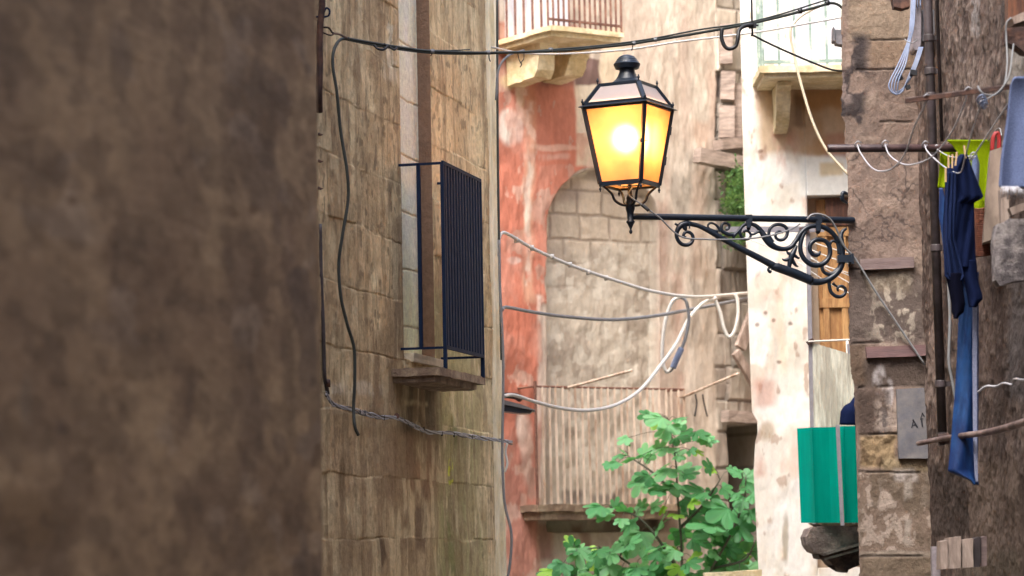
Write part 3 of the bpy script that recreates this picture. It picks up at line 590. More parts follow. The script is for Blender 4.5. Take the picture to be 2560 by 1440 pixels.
# beams in the broken right edge
def plank(name, a, b, hw, hh, mat, label=None, parent=None, rough=.006, cat='plank', side=None, sc=14):
    bm = bmesh.new(); beam(bm, a, b, hw, hh, side); roughen(bm, 3, rough, sc, int(abs(a[0]) * 100)); o = obj(name, bm, mat, parent)
    if label: tag(o, label, cat)
    return o
M['grey_beam'] = m_two('silvered_beam', (118, 104, 96), (168, 152, 142), 5, .35, .65, stretch=(1, 1, 6))
plank('beam', rp(1742, 388, .12), rp(1875, 415, .12), .05, .055, 'grey_beam', parent=b3)
plank('lintel', rp(1795, 362, .08), rp(1880, 356, .08), .06, .04, 'grey_beam', parent=b3); plank('lintel', rp(1812, 1040, .06), rp(1905, 1046, .06), .05, .045, 'grey_beam', parent=b3)
M['brace'] = m_two('pale_beam', (140, 122, 112), (176, 158, 148), 5, stretch=(4, 4, 1))
plank('brace', rp(1850, 870, .14), rp(1885, 780, .14), .02, .045, 'brace', parent=b3); plank('brace', rp(1838, 880, .14), rp(1890, 965, .14), .02, .035, 'brace', parent=b3)
for (x0, y0, x1, y1, hw) in ((1815, 60, 1815, 160, .05), (1818, 180, 1820, 250, .055), (1816, 265, 1818, 345, .06), (1844, 210, 1845, 345, .03)):
    plank('shutter_board', rp(x0, y1, .07), rp(x1, y0, .07), hw, .03, 'grey_beam', parent=b3)

# ================================================================== WHITE BUILDING
WY = 19.0; wx = [(0, 1850), (100, 1852), (400, 1858), (700, 1868), (960, 1877), (1030, 1880), (1055, 1893), (1085, 1894), (1105, 1888), (1180, 1884), (1300, 1890), (1440, 1897)]
wz = [at(x, y, WY) for y, x in wx]; wzs = [v.z for v in wz][::-1]; wxs = [v.x for v in wz][::-1]
xw0 = at(1870, 720, WY).x
du0 = at(2026, 800, WY).x - xw0; dz1 = at(2060, 488, WY).z; dz0 = at(2060, 1420, WY).z
def fn_white(U, Z, PX, PY, R, SG):
    p = Paint(U, Z, PX, PY, (232, 224, 212), 10, 4, 3); n2 = fbm(U * 7, Z * 3, 5, 15); n3 = fbm(U * 16, Z * 7, 4, 25); n1 = fbm(U * 3, Z * 2, 5, 9)
    p.mix(sm(.48, .66, n2), (228, 198, 178), .8); p.mix(sm(.52, .7, n1), (216, 206, 188), .7); p.mix(sm(.66, .74, n3), (176, 144, 122), .7); p.mix(sm(.52, .66, fbm(U * 4 + 9, Z * 5, 4, 35)), (240, 236, 230), .8)
    p.mix(p.rect(1900, 2200, 190, 385, 10), (206, 176, 142), .9); p.mix(p.rect(1985, 2200, 180, 390, 12) * sm(.35, .55, n1), (186, 140, 84), .9); p.mix(p.rect(1890, 1990, 330, 420, 20) * sm(.4, .5, n2), (212, 160, 138), .7)  # ochre plaster below the balcony, with the slab's shade in its colour
    p.mix(p.rect(2060, 2200, 330, 395, 10), (190, 126, 100), .6); p.mix(p.rect(1985, 2010, 240, 320, 8), (112, 84, 66), .6); p.mix(p.rect(1995, 2200, 392, 490, 8), (238, 236, 228), .95); p.mix(p.rect(2045, 2110, 408, 440, 6), (214, 186, 134), .8)  # dark strip right of the corbel is its shadow, painted on
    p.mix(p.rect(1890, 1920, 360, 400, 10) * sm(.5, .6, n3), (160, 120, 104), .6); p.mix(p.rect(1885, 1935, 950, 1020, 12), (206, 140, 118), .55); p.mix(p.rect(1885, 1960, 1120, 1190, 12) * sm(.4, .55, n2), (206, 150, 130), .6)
    p.mix(p.ell(1910, 1080, 24, 24, .4), (176, 150, 118), .7); p.mix(p.rect(1945, 1965, 560, 1400, 8) * sm(.4, .6, n1), (232, 206, 176), .6); p.mix(p.rect(1880, 2060, 1290, 1440, 20) * sm(.4, .6, n2), (200, 178, 146), .7)
    p.mix(p.ell(1962, 1350, 8, 60, .4), (140, 124, 90), .6)
    for (cx, cy) in ((1910, 780), (1935, 800), (1980, 808), (1890, 812), (1946, 905), (1900, 376)): p.mix(p.ell(cx, cy, 6, 5, .4), (120, 84, 66), .7)
    p.tone(.85, (.93, .93, .92))
    inn = (R > 1e-4) * (Z < dz1) * (Z > dz0); dc = np.zeros_like(p.c); dc[:] = lin((196, 176, 154)); p.c = np.where(inn[..., None] > 0, dc, p.c)
    e = np.interp(Z, wzs, wxs) - xw0; s = U - U[SG == 0].min() if (SG == 0).any() else U; lat = e * np.exp(-np.maximum(s, 0) / .12) * (SG == 0)
    disp = .02 * (n2 - .5) + .008 * (n3 - .5); return np.where(R > 1e-4, 0, disp), p.c, lat, ((Z < dz1) * (Z > dz0)).astype(float)
b4 = thing('white_building', 'bright white and pink plastered building behind the lamp bracket', 'building', (xw0 + 2, 20, 0))
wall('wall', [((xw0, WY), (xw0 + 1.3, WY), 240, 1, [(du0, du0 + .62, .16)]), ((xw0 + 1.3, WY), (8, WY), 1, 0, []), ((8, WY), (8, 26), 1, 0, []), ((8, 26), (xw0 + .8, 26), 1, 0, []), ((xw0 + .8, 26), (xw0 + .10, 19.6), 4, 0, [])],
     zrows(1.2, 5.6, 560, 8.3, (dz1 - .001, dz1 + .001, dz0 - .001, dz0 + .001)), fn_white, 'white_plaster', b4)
wq = lambda px, py, off=0.0: at(px, py, WY - off)
# door leaves set in the opening
bm = bmesh.new(); a = at(2040, 500, WY + .10); z1 = a.z; x0 = a.x; zb_ = at(2060, 1400, WY).z
box(bm, (x0 + .3, WY + .12, (z1 + zb_) / 2), (.3, 0, 0), (0, .02, 0), (0, 0, (z1 - zb_) / 2)); dr = obj('door', bm, 'door_gold', b4)
zm = at(2080, 565, WY).z
bm = bmesh.new(); box(bm, (x0 + .36, WY + .085, (z1 + zm) / 2 + .01), (.3, 0, 0), (0, .02, 0), (0, 0, (z1 - zm) / 2)); obj('door_transom', bm, 'door_dark', b4)
bm = bmesh.new()
for xx in (x0 + .045, x0 + .17, x0 + .42): box(bm, (xx, WY + .09, (zm + zb_) / 2), (.02, 0, 0), (0, .012, 0), (0, 0, (zm - zb_) / 2))
for zz in (zm - .03, at(2080, 755, WY).z): box(bm, (x0 + .30, WY + .085, zz), (.3, 0, 0), (0, .012, 0), (0, 0, .03))
obj('door_frame', bm, 'door_gold', b4)
# upper balcony of the white building
OW = .55
a = wq(1898, 165, OW); bm = bmesh.new(); prism(bm, [a, a + Vector((1.1, 0, 0)), a + Vector((1.1, OW + .03, 0)), a + Vector((0, OW + .03, 0))], (0, 0, -.045))
a_ = a + Vector((.03, .03, -.045)); prism(bm, [a_, a_ + Vector((1.0, 0, 0)), a_ + Vector((1.0, OW, 0)), a_ + Vector((0, OW, 0))], (0, 0, -.03)); roughen(bm, 4, .006, 9, 5); obj('balcony_slab', bm, 'pale_slab', b4)
bm = bmesh.new(); c = wq(1946, 196, 0); hw = .045; z0 = a.z - .075
prism(bm, [Vector((c.x - hw, WY + .02 - o_, z0 + zz)) for o_, zz in ((0, 0), (.42, 0), (.42, -.03), (.36, -.06), (.30, -.18), (.16, -.27), (0, -.30))], (hw * 2, 0, 0)); roughen(bm, 3, .006, 9); obj('corbel', bm, 'pale_slab', b4)
bm = bmesh.new()
for i in range(10):
    q = a + Vector((.03 + i * .105, .03, 0)); beam(bm, q, q + Vector((0, 0, .95)), .008, .008)
for z in (.03, .95): beam(bm, a + Vector((.03, .03, z)), a + Vector((1.08, .03, z)), .01, .01)
for i in range(1, 4):
    q = a + Vector((.03, .03 + i * .12, 0)); beam(bm, q, q + Vector((0, 0, .95)), .008, .008)
obj('railing', bm, 'rail_green', b4)
bm = bmesh.new(); prism(bm, [Vector((a.x + .25, WY - .03, a.z + .01)), Vector((a.x + .75, WY - .03, a.z + .01)), Vector((a.x + .75, WY - .03, a.z + 1.9)), Vector((a.x + .25, WY - .03, a.z + 1.9))], (0, .025, 0)); obj('balcony_door', bm, 'shutter_pale', b4)
# lower balcony, mostly behind the pillar
BY = 17.6
bq = lambda px, py, dy=0.0: at(px, py, BY + dy)
bm = bmesh.new(); c = [(2028, 1322), (2050, 1314), (2150, 1318), (2290, 1320), (2290, 1430), (2150, 1395), (2128, 1425), (2110, 1430), (2100, 1412), (2078, 1412), (2070, 1398), (2045, 1392), (2025, 1372), (2018, 1345)]
c = [(2028, 1322), (2050, 1314), (2300, 1318), (2300, 1345), (2150, 1352), (2056, 1388), (2036, 1380), (2022, 1362), (2018, 1342)]
prism(bm, [bq(*q) for q in c], (0, .45, 0)); roughen(bm, 4, .005, 22, 8); obj('corbel', bm, 'rough_stone', b4)
M['dark_break'] = m_two('dark_broken_stone', (52, 42, 38), (92, 76, 66), 9, bump=1.0, bdist=.02)
bm = bmesh.new(); c = [(2046, 1386), (2072, 1378), (2300, 1345), (2300, 1385), (2160, 1392), (2128, 1412), (2118, 1432), (2108, 1430), (2102, 1412), (2080, 1413), (2070, 1399), (2050, 1397)]
prism(bm, [bq(x, y, .05) for x, y in c], (0, .4, 0)); roughen(bm, 4, .004, 24, 18); obj('corbel_core', bm, 'dark_break', b4)
bm = bmesh.new(); beam(bm, bq(2058, 1386, -.02), bq(2220, 1340, -.02), .03, .009, (0, 1, 0)); beam(bm, bq(2062, 1398, -.01), bq(2220, 1352, -.01), .03, .007, (0, 1, 0)); roughen(bm, 2, .002, 20); obj('stone_ledge', bm, 'rough_stone', b4)
bm = bmesh.new(); A_ = bq(2040, 1304); prism(bm, [bq(2040, 1306), bq(2300, 1306), bq(2300, 1314), bq(2055, 1314)], (0, .5, 0)); obj('balcony_slab', bm, 'slab', b4)
# corrugated white side panel
def corrug(bm, A, B, C, D, n, amp, per, thick=.003, dirn=None):
    """A,B top left/right; D,C bottom left/right; waves run across"""
    A, B, C, D = map(Vector, (A, B, C, D)); nn = ((B - A).cross(D - A)).normalized(); rows = []
    for j in range(2):
        rows.append([bm.verts.new((A if j == 0 else D).lerp(B if j == 0 else C, i / n) + nn * amp * (abs(((i / n * per) % 1) * 2 - 1) ** .6)) for i in range(n + 1)])
    for i in range(n): bm.faces.new((rows[0][i], rows[1][i], rows[1][i + 1], rows[0][i + 1]))
bm = bmesh.new(); corrug(bm, bq(2027, 856, .0), bq(2215, 912, -.25), bq(2215, 1300, -.25), bq(2034, 1300, .0), 180, .012, 13)
o = obj('side_panel', bm, 'white_panel', b4, keep=True); so = o.modifiers.new('thickness', 'SOLIDIFY'); so.thickness = .003
bm = bmesh.new(); beam(bm, bq(2019, 560, .02), bq(2036, 1310, .02), .015, .012, (0, 1, 0)); beam(bm, bq(1815, 574, .02), bq(2060, 573, .02), .013, .017, (0, 1, 0)); beam(bm, bq(2120, 860, -.04), bq(2124, 900, -.04), .008, .008, (0, 1, 0))
obj('line_frame', bm, 'grey_frame', b4)
for (x0, y0, x1, y1, hw_, hh_) in ((1999, 578, 2022, 574, .016, .02), (2018, 858, 2034, 850, .02, .012)):
    bm = bmesh.new(); beam(bm, bq(x0, y0), bq(x1, y1), hw_, hh_, (0, 1, 0)); roughen(bm, 2, .004, 30); obj('rusty_joint', bm, 'rust', b4)
bm = bmesh.new(); tube(bm, [bq(2020, 854, -.02), bq(2220, 845, -.02)], .0055); tube(bm, [bq(2118, 852, -.03), bq(2134, 1310, -.03)], .009)
obj('hand_rail', bm, 'cable_white', b4, True)
bm = bmesh.new()
for (y0, y1, x0) in ((594, 690, 1862), (576, 640, 1965), (590, 668, 1960), (600, 700, 1950), (612, 722, 1990), (655, 745, 1995)):
    tube(bm, smoothpts([bq(x0, y0, .3), bq((x0 + 2140) / 2, (y0 + y1) / 2 + 5, .2), bq(2150, y1, .1)], 4), .0032, 6)
tag(obj('drying_lines', bm, 'cable_white', None, True), 'fan of thin white drying lines strung behind the lamp bracket', 'clothesline')
bm = bmesh.new(); corrug(bm, at(1991, 1070, 17.2), at(2260, 1059, 17.1), at(2260, 1307, 17.1), at(2001, 1307, 17.2), 240, .06, 3.4)
o = obj('green_sheet', bm, 'sheet', keep=True); so = o.modifiers.new('thickness', 'SOLIDIFY'); so.thickness = .003
tag(o, 'translucent emerald green corrugated plastic sheet tied to the white balcony', 'screen')
bm = bmesh.new(); beam(bm, at(2094, 1062, 17.12), at(2106, 1314, 17.12), .008, .011, (0, 1, 0)); tag(obj('grey_batten', bm, 'grey_frame'), 'thin grey vertical batten holding the green plastic sheet', 'batten')
bm = bmesh.new(); stube(bm, [at(2128, 1012, 17.3), at(2122, 1030, 17.28), at(2121, 1062, 17.28)], [.02, .05, .055], 5, 12); stube(bm, [at(2150, 1005, 17.4), at(2130, 1020, 17.3)], [.05, .03], 3, 10)
tag(obj('dark_cloth', bm, 'navy', None, True), 'dark navy cloth peeping over the green sheet at the pillar', 'cloth')

# parapet at the bottom
bm = bmesh.new(); a = at(1762, 1433, 18.6); b = at(1905, 1424, 18.6); prism(bm, [a, b, Vector((b.x, b.y, 0)), Vector((a.x, a.y, 0))], (0, .18, 0)); roughen(bm, 5, .006, 10); tag(obj('low_wall', bm, 'pale_slab'), 'pale top of a low wall at the foot of the white building', 'wall')

# ================================================================== RIGHT STONE PILLAR
PYd = 15.45
edge = [(-200, 2100), (0, 2105), (60, 2101), (100, 2106), (170, 2104), (290, 2104), (308, 2112), (372, 2113), (400, 2118), (480, 2121), (560, 2119), (640, 2122), (870, 2123), (930, 2128), (965, 2135), (1030, 2138), (1180, 2143), (1300, 2146), (1440, 2149)]
ev = [at(x, y, PYd) for y, x in edge]; ezs = [v.z for v in ev][::-1]; exs = [v.x for v in ev][::-1]; xp0 = at(2124, 720, PYd).x
def fn_pil(U, Z, PX, PY, R, SG):
    p = Paint(U, Z, PX, PY, (148, 122, 108), 9, 6, 3); X, Y = p.x, p.y; n1 = fbm(U * 4, Z * 3, 5, 5); n2 = fbm(U * 11, Z * 9, 5, 15); n3 = fbm(U * 30, Z * 24, 4, 25)
    p.mix(sm(.45, .65, n1), (122, 102, 92), .8); p.mix(sm(.52, .7, n2), (166, 142, 124), .6); p.mix(sm(.55, .68, fbm(U * 7 + 5, Z * 7, 5, 44)), (98, 80, 74), .7)
    p.mix(p.rect(2120, 2320, 0, 100, 8), (146, 124, 98), .7); p.mix(p.rect(2170, 2300, 100, 170, 10), (134, 106, 78), .7); p.mix(p.rect(2180, 2300, 170, 360, 20), (116, 94, 84), .6)
    p.mix(p.rect(2095, 2165, 85, 330, 14) * sm(.38, .5, n2), (58, 50, 54), .95); p.mix(p.rect(2100, 2135, 150, 260, 8) * sm(.5, .56, n2), (150, 128, 122), .7)
    p.mix(p.rect(2095, 2330, 395, 640, 10), (152, 126, 114), .45); web = np.abs(fbm(U * 7, Z * 7, 5, 90) - .5); p.mix(p.rect(2105, 2330, 380, 650, 20) * (1 - sm(.008, .03, web)) * sm(.4, .5, n1), (84, 70, 68), .8)
    p.mix(p.rect(2125, 2310, 680, 860, 12), (112, 96, 90), .9); p.mix(p.rect(2180, 2290, 680, 860, 30) * sm(.5, .6, n3), (190, 176, 158), .8); p.mix(p.rect(2170, 2280, 665, 730, 14), (150, 132, 104), .5)
    p.mix(p.rect(2130, 2330, 895, 970, 10), (92, 76, 68), .9); p.mix(p.rect(2120, 2165, 860, 960, 8), (112, 88, 66), .7)
    wp = np.maximum(p.ell(2196, 952, 16, 34, .3), np.maximum(p.ell(2222, 985, 13, 34, .3), p.ell(2206, 1060, 12, 40, .35))); p.mix(wp * sm(.3, .5, n2), (192, 184, 188), .95)
    p.mix(p.rect(2140, 2225, 975, 1085, 8), (86, 68, 60), .8); p.mix(p.rect(2185, 2240, 1000, 1080, 12) * sm(.4, .55, n3), (176, 156, 144), .8)
    cr = p.rect(2143, 2242, 1088, 1168, 8); p.mix(cr, (164, 134, 86), .95); p.mix(cr * sm(.52, .6, n2), (104, 78, 48), .8); p.mix(p.rect(2210, 2330, 1145, 1180, 8), (150, 128, 88), .8)
    lo = p.rect(2143, 2330, 1180, 1385, 8); p.mix(lo, (140, 116, 98), .9); p.mix(lo * sm(.52, .6, n3), (190, 170, 156), .7); p.mix(lo * sm(.5, .62, fbm(U * 9, Z * 5, 4, 54)), (110, 92, 72), .7)
    p.mix(p.rect(2236, 2290, 1170, 1200, 8) * sm(.3, .5, n2), (186, 174, 170), .9); p.mix(p.rect(2258, 2276, 1200, 1370, 6) * sm(.35, .5, n2), (178, 164, 152), .8)
    p.mix(p.rect(2145, 2330, 1395, 1500, 6), (128, 108, 84), .8); p.mix(p.rect(2145, 2330, 1382, 1394, 5), (176, 160, 142), .7)
    jy = np.zeros_like(U)
    for (yy, x0, x1, s) in ((101, 2150, 2330, -.03), (305, 2160, 2330, .0), (175, 2140, 2300, -.02), (672, 2120, 2200, .1), (968, 2140, 2330, -.02), (1086, 2140, 2240, 0), (1180, 2140, 2300, .0), (1392, 2140, 2330, 0), (858, 2130, 2300, 0)):
        jy = np.maximum(jy, (1 - sm(1.2, 4.0, np.abs(Y * .5 + PY * .5 - yy - s * (X - x0)))) * (X > x0) * (X < x1))
    jy = jy * sm(.35, .5, fbm(U * 8, Z * 2, 3, 66)); p.mix(jy, (70, 58, 52), .7)
    p.tone(.68, (.84, .83, .81))
    e = np.interp(Z, ezs, exs) - xp0; s = U - U[SG == 0].min(); ln = .010 * (fbm(U * 0, Z * 22, 4, 7) - .5) + .010 * (fbm(U * 0 + 3, Z * 60, 3, 8) - .5)
    lat = (e + ln) * np.exp(-np.maximum(s, 0) / .05) * (SG == 0)
    plst = sm(.3, .0, (X - 2135 + 60 * (n1 - .5)) / 60 + (Y - 660) * 0) * 0
    disp = .02 * (n1 - .5) + .014 * (n2 - .5) + .006 * (n3 - .5) - .006 * jy + .02 * (cr * (n2 - .6)) * 1.6
    disp = disp * sm(-.001, .03, s)
    return disp, p.c, lat, 0 * U
b5 = thing('stone_pillar', 'mouldy plastered stone pier that carries the lamp bracket', 'building', (xp0 + 1, 15.9, 0))
wall('wall', [((xp0, PYd), (xp0 + .62, PYd), 200, 1, []), ((xp0 + .62, PYd), (8, PYd), 1, 0, []), ((8, PYd), (8, 16.3), 1, 0, []), ((8, 16.3), (xp0 + .16, 16.3), 1, 0, []), ((xp0 + .16, 16.3), (xp0 + .02, PYd + .1), 12, 0, [])],
     zrows(1.3, 5.0, 700, 6.4), fn_pil, 'stone', b5)
# two planks let into the plaster
plank('plank', at(2150, 662, PYd - .01), at(2284, 656, PYd - .01), .02, .030, 'wood_h', 'pale grey plank set in the pier just right of the lamp bracket, upper of two', side=(0, 1, 0), rough=.002)
plank('plank', at(2165, 882, PYd - .01), at(2318, 876, PYd - .01), .02, .030, 'wood_red', 'reddish grey plank set in the pier above the white plaster patch, lower of two', side=(0, 1, 0), rough=.002)
# plaque with incised letters
pq = thing('stone_plaque', 'grey marble plaque with worn incised letters in the pier', 'plaque', at(2278, 1143, PYd - .01))
bm = bmesh.new(); prism(bm, [at(2241, 973, PYd - .028), at(2330, 968, PYd - .028), at(2330, 1146, PYd - .028), at(2247, 1146, PYd - .028)], (0, .03, 0)); obj('slab', bm, 'plaque', pq)
def stroke(bm, pts, w):
    for (x0, y0), (x1, y1) in zip(pts, pts[1:]): beam(bm, at(x0, y0, PYd - .0295), at(x1, y1, PYd - .0295), .0012, w, (0, 1, 0))
bm = bmesh.new(); stroke(bm, [(2279, 1070), (2284, 1049)], .0022); stroke(bm, [(2282, 1049), (2294, 1069)], .0042); stroke(bm, [(2282, 1063), (2291, 1062)], .0016)
stroke(bm, [(2304, 1050), (2306, 1067)], .004); stroke(bm, [(2300, 1048), (2308, 1047)], .0015); stroke(bm, [(2302, 1046), (2306, 1032)], .002); stroke(bm, [(2305, 1032), (2311, 1042)], .0032); obj('lettering', bm, 'letters', pq)
# small iron box and hook on the pier edge
bm = bmesh.new(); prism(bm, [at(2084, 66, 15.5), at(2088, 74, 15.5), at(2088, 104, 15.5), at(2083, 100, 15.5)], (0, .1, 0)); prism(bm, [at(2088, 74, 15.5), at(2112, 74, 15.5), at(2112, 112, 15.5), at(2090, 108, 15.5)], (0, .09, 0))
tag(obj('junction_box', bm, 'grey_box'), 'small grey metal box on the upper left edge of the pier', 'junction box')
bm = bmesh.new(); stube(bm, [at(2125, 488, 15.5), at(2108, 482, 15.48), at(2106, 498, 15.48), at(2118, 508, 15.5)], [.006, .012, .012, .006]); tag(obj('iron_hook', bm, 'iron', None, True), 'short black iron stub on the pier edge above the lamp arm', 'hook')

# ================================================================== RIGHT BUILDING (brown, grazing view)
RWa = (at(2306, 720, 15.45).x, 15.46); RWb = (2.28, 11.2); RWc = (2.45, -6.0)
def fn_right(U, Z, PX, PY, R, SG):
    p = Paint(U, Z, PX, PY, (122, 98, 86), 12, 5, 3); n1 = fbm(U * 2.5, Z * 4, 5, 5); n2 = fbm(U * 6, Z * 8, 5, 15); n3 = fbm(U * 18, Z * 26, 4, 25); n4 = fbm(U * 9, Z * 4, 5, 35)
    p.mix(sm(.45, .62, n1), (100, 78, 70), .8); p.mix(sm(.54, .7, n2), (146, 122, 106), .6); p.mix(sm(.55, .68, n4), (82, 62, 56), .7); p.mix(sm(.60, .68, n3), (172, 150, 136), .55); p.mix(sm(.62, .7, fbm(U * 18 + 5, Z * 14, 4, 45)), (66, 50, 48), .7)
    p.mix(p.rect(2425, 2450, 0, 95, 4) * sm(.3, .4, n3), (158, 148, 146), .9); p.mix(p.rect(2490, 2520, 0, 300, 12) * sm(.45, .55, n2), (70, 62, 60), .8)
    p.mix(p.rect(2518, 2640, 90, 420, 3), (168, 160, 150), .9); p.mix(p.rect(2320, 2350, 780, 1000, 10) * sm(.35, .5, n2), (168, 142, 128), .9)
    p.mix(p.rect(2330, 2424, 1160, 1340, 10), (74, 58, 52), .85); p.mix(p.rect(2430, 2560, 1150, 1440, 14), (138, 114, 96), .6); p.mix(p.rect(2455, 2560, 960, 1150, 12) * sm(.4, .6, n4), (92, 72, 64), .7)
    p.mix(p.rect(2520, 2640, 680, 1000, 14), (98, 92, 96), .7); p.mix(p.rect(2400, 2560, 1380, 1500, 16), (116, 104, 80), .5); p.mix(p.rect(2450, 2520, 640, 960, 20), (112, 86, 76), .4)
    p.mix(p.rect(2318, 2345, 1160, 1500, 8), (96, 78, 72), .6)
    p.tone(.66, (.66, .65, .65))
    disp = .03 * (n1 - .5) + .02 * (n2 - .5) + .012 * (n3 - .5)
    return disp, p.c, 0 * U, 0 * U
b6 = thing('brown_building', 'dark brown rendered wall with the washing poles, at the right edge', 'building', (4, 8, 0))
wall('wall', [(RWa, RWb, 420, 1, []), (RWb, RWc, 4, 0, []), (RWc, (8, -6), 1, 0, []), ((8, -6), (8, 15.3), 1, 0, []), ((8, 15.3), (RWa[0] + .05, 15.40), 1, 0, [])], zrows(1.0, 4.9, 620, 7.6), fn_right, 'right', b6)
def RX(y): return RWa[0] + (RWb[0] - RWa[0]) * (15.46 - y) / (15.46 - 11.2)
# unseen building behind the viewer, added to keep the near alley dark
bm = bmesh.new(); box(bm, (0, -7.6, 6), (9, 0, 0), (0, 1.5, 0), (0, 0, 6)); tag(obj('rear_light_block', bm, 'slab'), 'unseen tall house behind the viewer, added to darken the near alley', 'building')

# drainpipe
dp = thing('drainpipe', 'dark vertical drainpipe on the brown wall beside the pier', 'drainpipe', (at(2352, 1100, 14.6).x, 14.6, 0))
bm = bmesh.new(); a = at(2350, -40, 14.6); b = at(2356, 1095, 14.6); tube(bm, [Vector((b.x, 14.6, a.z + 3)), Vector((b.x, 14.6, a.z)), Vector((b.x, 14.6, b.z))], .024, 16); obj('pipe', bm, 'pipe', dp, True)
bm = bmesh.new(); b2x = b.x + .034; tube(bm, [Vector((b2x, 14.5, a.z + 3)), Vector((b2x, 14.5, at(2370, 360, 14.6).z))], .009, 10); obj('conduit', bm, 'pipe', dp, True)
for py in (95, 178, 240, 620, 960):
    bm = bmesh.new(); z = at(2352, py, 14.6).z; lathe(bm, (b.x, 14.6, z), [(.027, -.018), (.029, -.015), (.029, .015), (.027, .018)], 16); box(bm, (b.x + .05, 14.6, z), (.05, 0, 0), (0, .008, 0), (0, 0, .012)); obj('pipe_clip', bm, 'pipe', dp)
# electric box
eb = thing('meter_box', 'grey plastic junction box with a pale lid beside the drainpipe', 'junction box', at(2315, 125, 14.75))
bm = bmesh.new(); prism(bm, [at(2303, 24, 14.75), at(2340, 24, 14.75), at(2340, 100, 14.75), at(2328, 112, 14.75), at(2303, 104, 14.75)], (0, .14, 0)); bmesh.ops.bevel(bm, geom=bm.edges[:], offset=.004, segments=2, affect='EDGES'); obj('case', bm, 'grey_box', eb)
bm = bmesh.new(); prism(bm, [at(2287, 22, 14.72), at(2294, 16, 14.72), at(2304, 17, 14.72), at(2303, 110, 14.72), at(2296, 125, 14.72), at(2288, 127, 14.72), at(2283, 118, 14.72), at(2282, 40, 14.72)], (0, .15, 0)); bmesh.ops.bevel(bm, geom=bm.edges[:], offset=.003, segments=2, affect='EDGES'); obj('lid', bm, 'pale_box', eb)
# looped blue grey cables
lp = thing('cable_coil', 'loops of blue grey cable taped together under the grey box', 'cable', at(2258, 240, 14.7))
bm = bmesh.new()
for k in range(4):
    o_ = k * 6; stube(bm, [at(2280 + k * 3, -30, 14.7), at(2276 + k * 3, 60, 14.66), at(2269 + k * 2, 105, 14.65), at(2246 + k * 6, 160, 14.64 - k * .006), at(2226 + k * 7, 200, 14.63 - k * .006), at(2223 + o_ * 1.2, 220 + k * 4, 14.63), at(2236 + o_, 234 + (k % 2) * 5 - k * 3, 14.63), at(2256 + o_ * .6, 224 - k * 5, 14.64 + k * .006), at(2274 + k * 3, 185, 14.66), at(2288 + k * 3, 150, 14.68), at(2298 + k * 3, 118, 14.72)], .0042, 6, 8)
obj('loop', bm, 'cable_blue', lp, True)
bm = bmesh.new(); stube(bm, [at(2293, -30, 14.7), at(2294, 20, 14.7)], .0042); stube(bm, [at(2301, -30, 14.7), at(2301, 20, 14.7)], .0042); obj('loop', bm, 'cable_blue', lp, True)
for (x, y, w, h, rr) in ((2248, 193, 7, 8, .3), (2284, 182, 8, 6, -.2), (2270, 218, 5, 5, .3)):
    bm = bmesh.new(); c = at(x, y, 14.64); box(bm, c, Vector((w, 0, w * rr)) / 480, (0, .016, 0), Vector((-h * rr, 0, h)) / 480); obj('tape', bm, 'tape', lp)
bm = bmesh.new(); stube(bm, [at(2262, 98, 14.62), at(2268, 104, 14.61), at(2280, 107, 14.61), at(2292, 100, 14.66)], .003); obj('tie', bm, 'cable_grey', lp, True)
# rusty bits top
bm = bmesh.new(); prism(bm, [at(2228, -20, 14.9), at(2272, -20, 14.9), at(2275, 16, 14.9), at(2255, 22, 14.9), at(2235, 18, 14.9)], (0, .08, 0)); roughen(bm, 3, .005, 20); tag(obj('iron_bracket', bm, 'rust'), 'rusty iron stub cut off by the top edge left of the grey box', 'bracket')
bm = bmesh.new(); prism(bm, [at(2516, 70, 11.9), at(2640, 62, 11.9), at(2640, 140, 11.9), at(2560, 128, 11.9), at(2540, 112, 11.9), at(2514, 104, 11.9)], (0, .10, 0)); roughen(bm, 3, .006, 20, 3); wb = thing('wooden_bracket', 'brown wooden corbel bracket in the top right corner', 'bracket', at(2560, 128, 11.9)); obj('corbel', bm, 'rust', wb)
bm = bmesh.new(); prism(bm, [at(2528, 44, 11.9), at(2640, 0, 11.9), at(2640, 30, 11.9), at(2535, 60, 11.9)], (0, .3, 0)); roughen(bm, 2, .005, 20, 4); obj('strut', bm, 'wood', wb)
bm = bmesh.new(); prism(bm, [at(2520, -40, 12.1), at(2640, -40, 12.1), at(2640, 64, 12.1), at(2520, 66, 12.1)], (0, .08, 0)); obj('back_board', bm, 'door_dark', wb)

# ------------------------------------------------------------------ washing poles, cords
def knot(bm, c, r=.008):
    stube(bm, [c + Vector((r * 2.2, 0, r)), c + Vector((0, -r * 2, r * 1.8)), c + Vector((-r * 1.6, 0, 0)), c + Vector((0, r * 2, -r * 1.4)), c + Vector((r * 1.5, 0, -.2 * r))], r * .42, 4, 6)
Y1 = 13.2; Y2 = 11.8
p1 = thing('washing_pole', 'dark brown round iron pole jutting left past the pier edge, holding cords', 'clothes pole', at(2480, 372, Y1), 'washing poles on the brown wall')
bm = bmesh.new(); tube(bm, [at(2069, 371, Y1), at(2072, 371, Y1), at(2520, 370, Y1)], [.017, .0185, .0185], 16); obj('pole', bm, 'pole', p1, True)
p2 = thing('washing_pole', 'thin rusty angle iron above the dark pole, slanting up to the towel', 'clothes pole', at(2530, 216, Y2), 'washing poles on the brown wall')
bm = bmesh.new(); a = at(2263, 253, Y2); b = at(2600, 208, Y2); beam(bm, a, b, .010, .0085, (0, 1, 0)); roughen(bm, 3, .001, 40); obj('angle_iron', bm, 'rust', p2)
bm = bmesh.new(); beam(bm, a + Vector((0, .004, .011)), b + Vector((0, .004, .011)), .014, .0018, (0, 1, 0)); obj('flange', bm, 'galv', p2)
cords = thing('clothesline', 'pale cords sagging between the dark pole and the rusty iron', 'clothesline', at(2330, 430, 12.6))
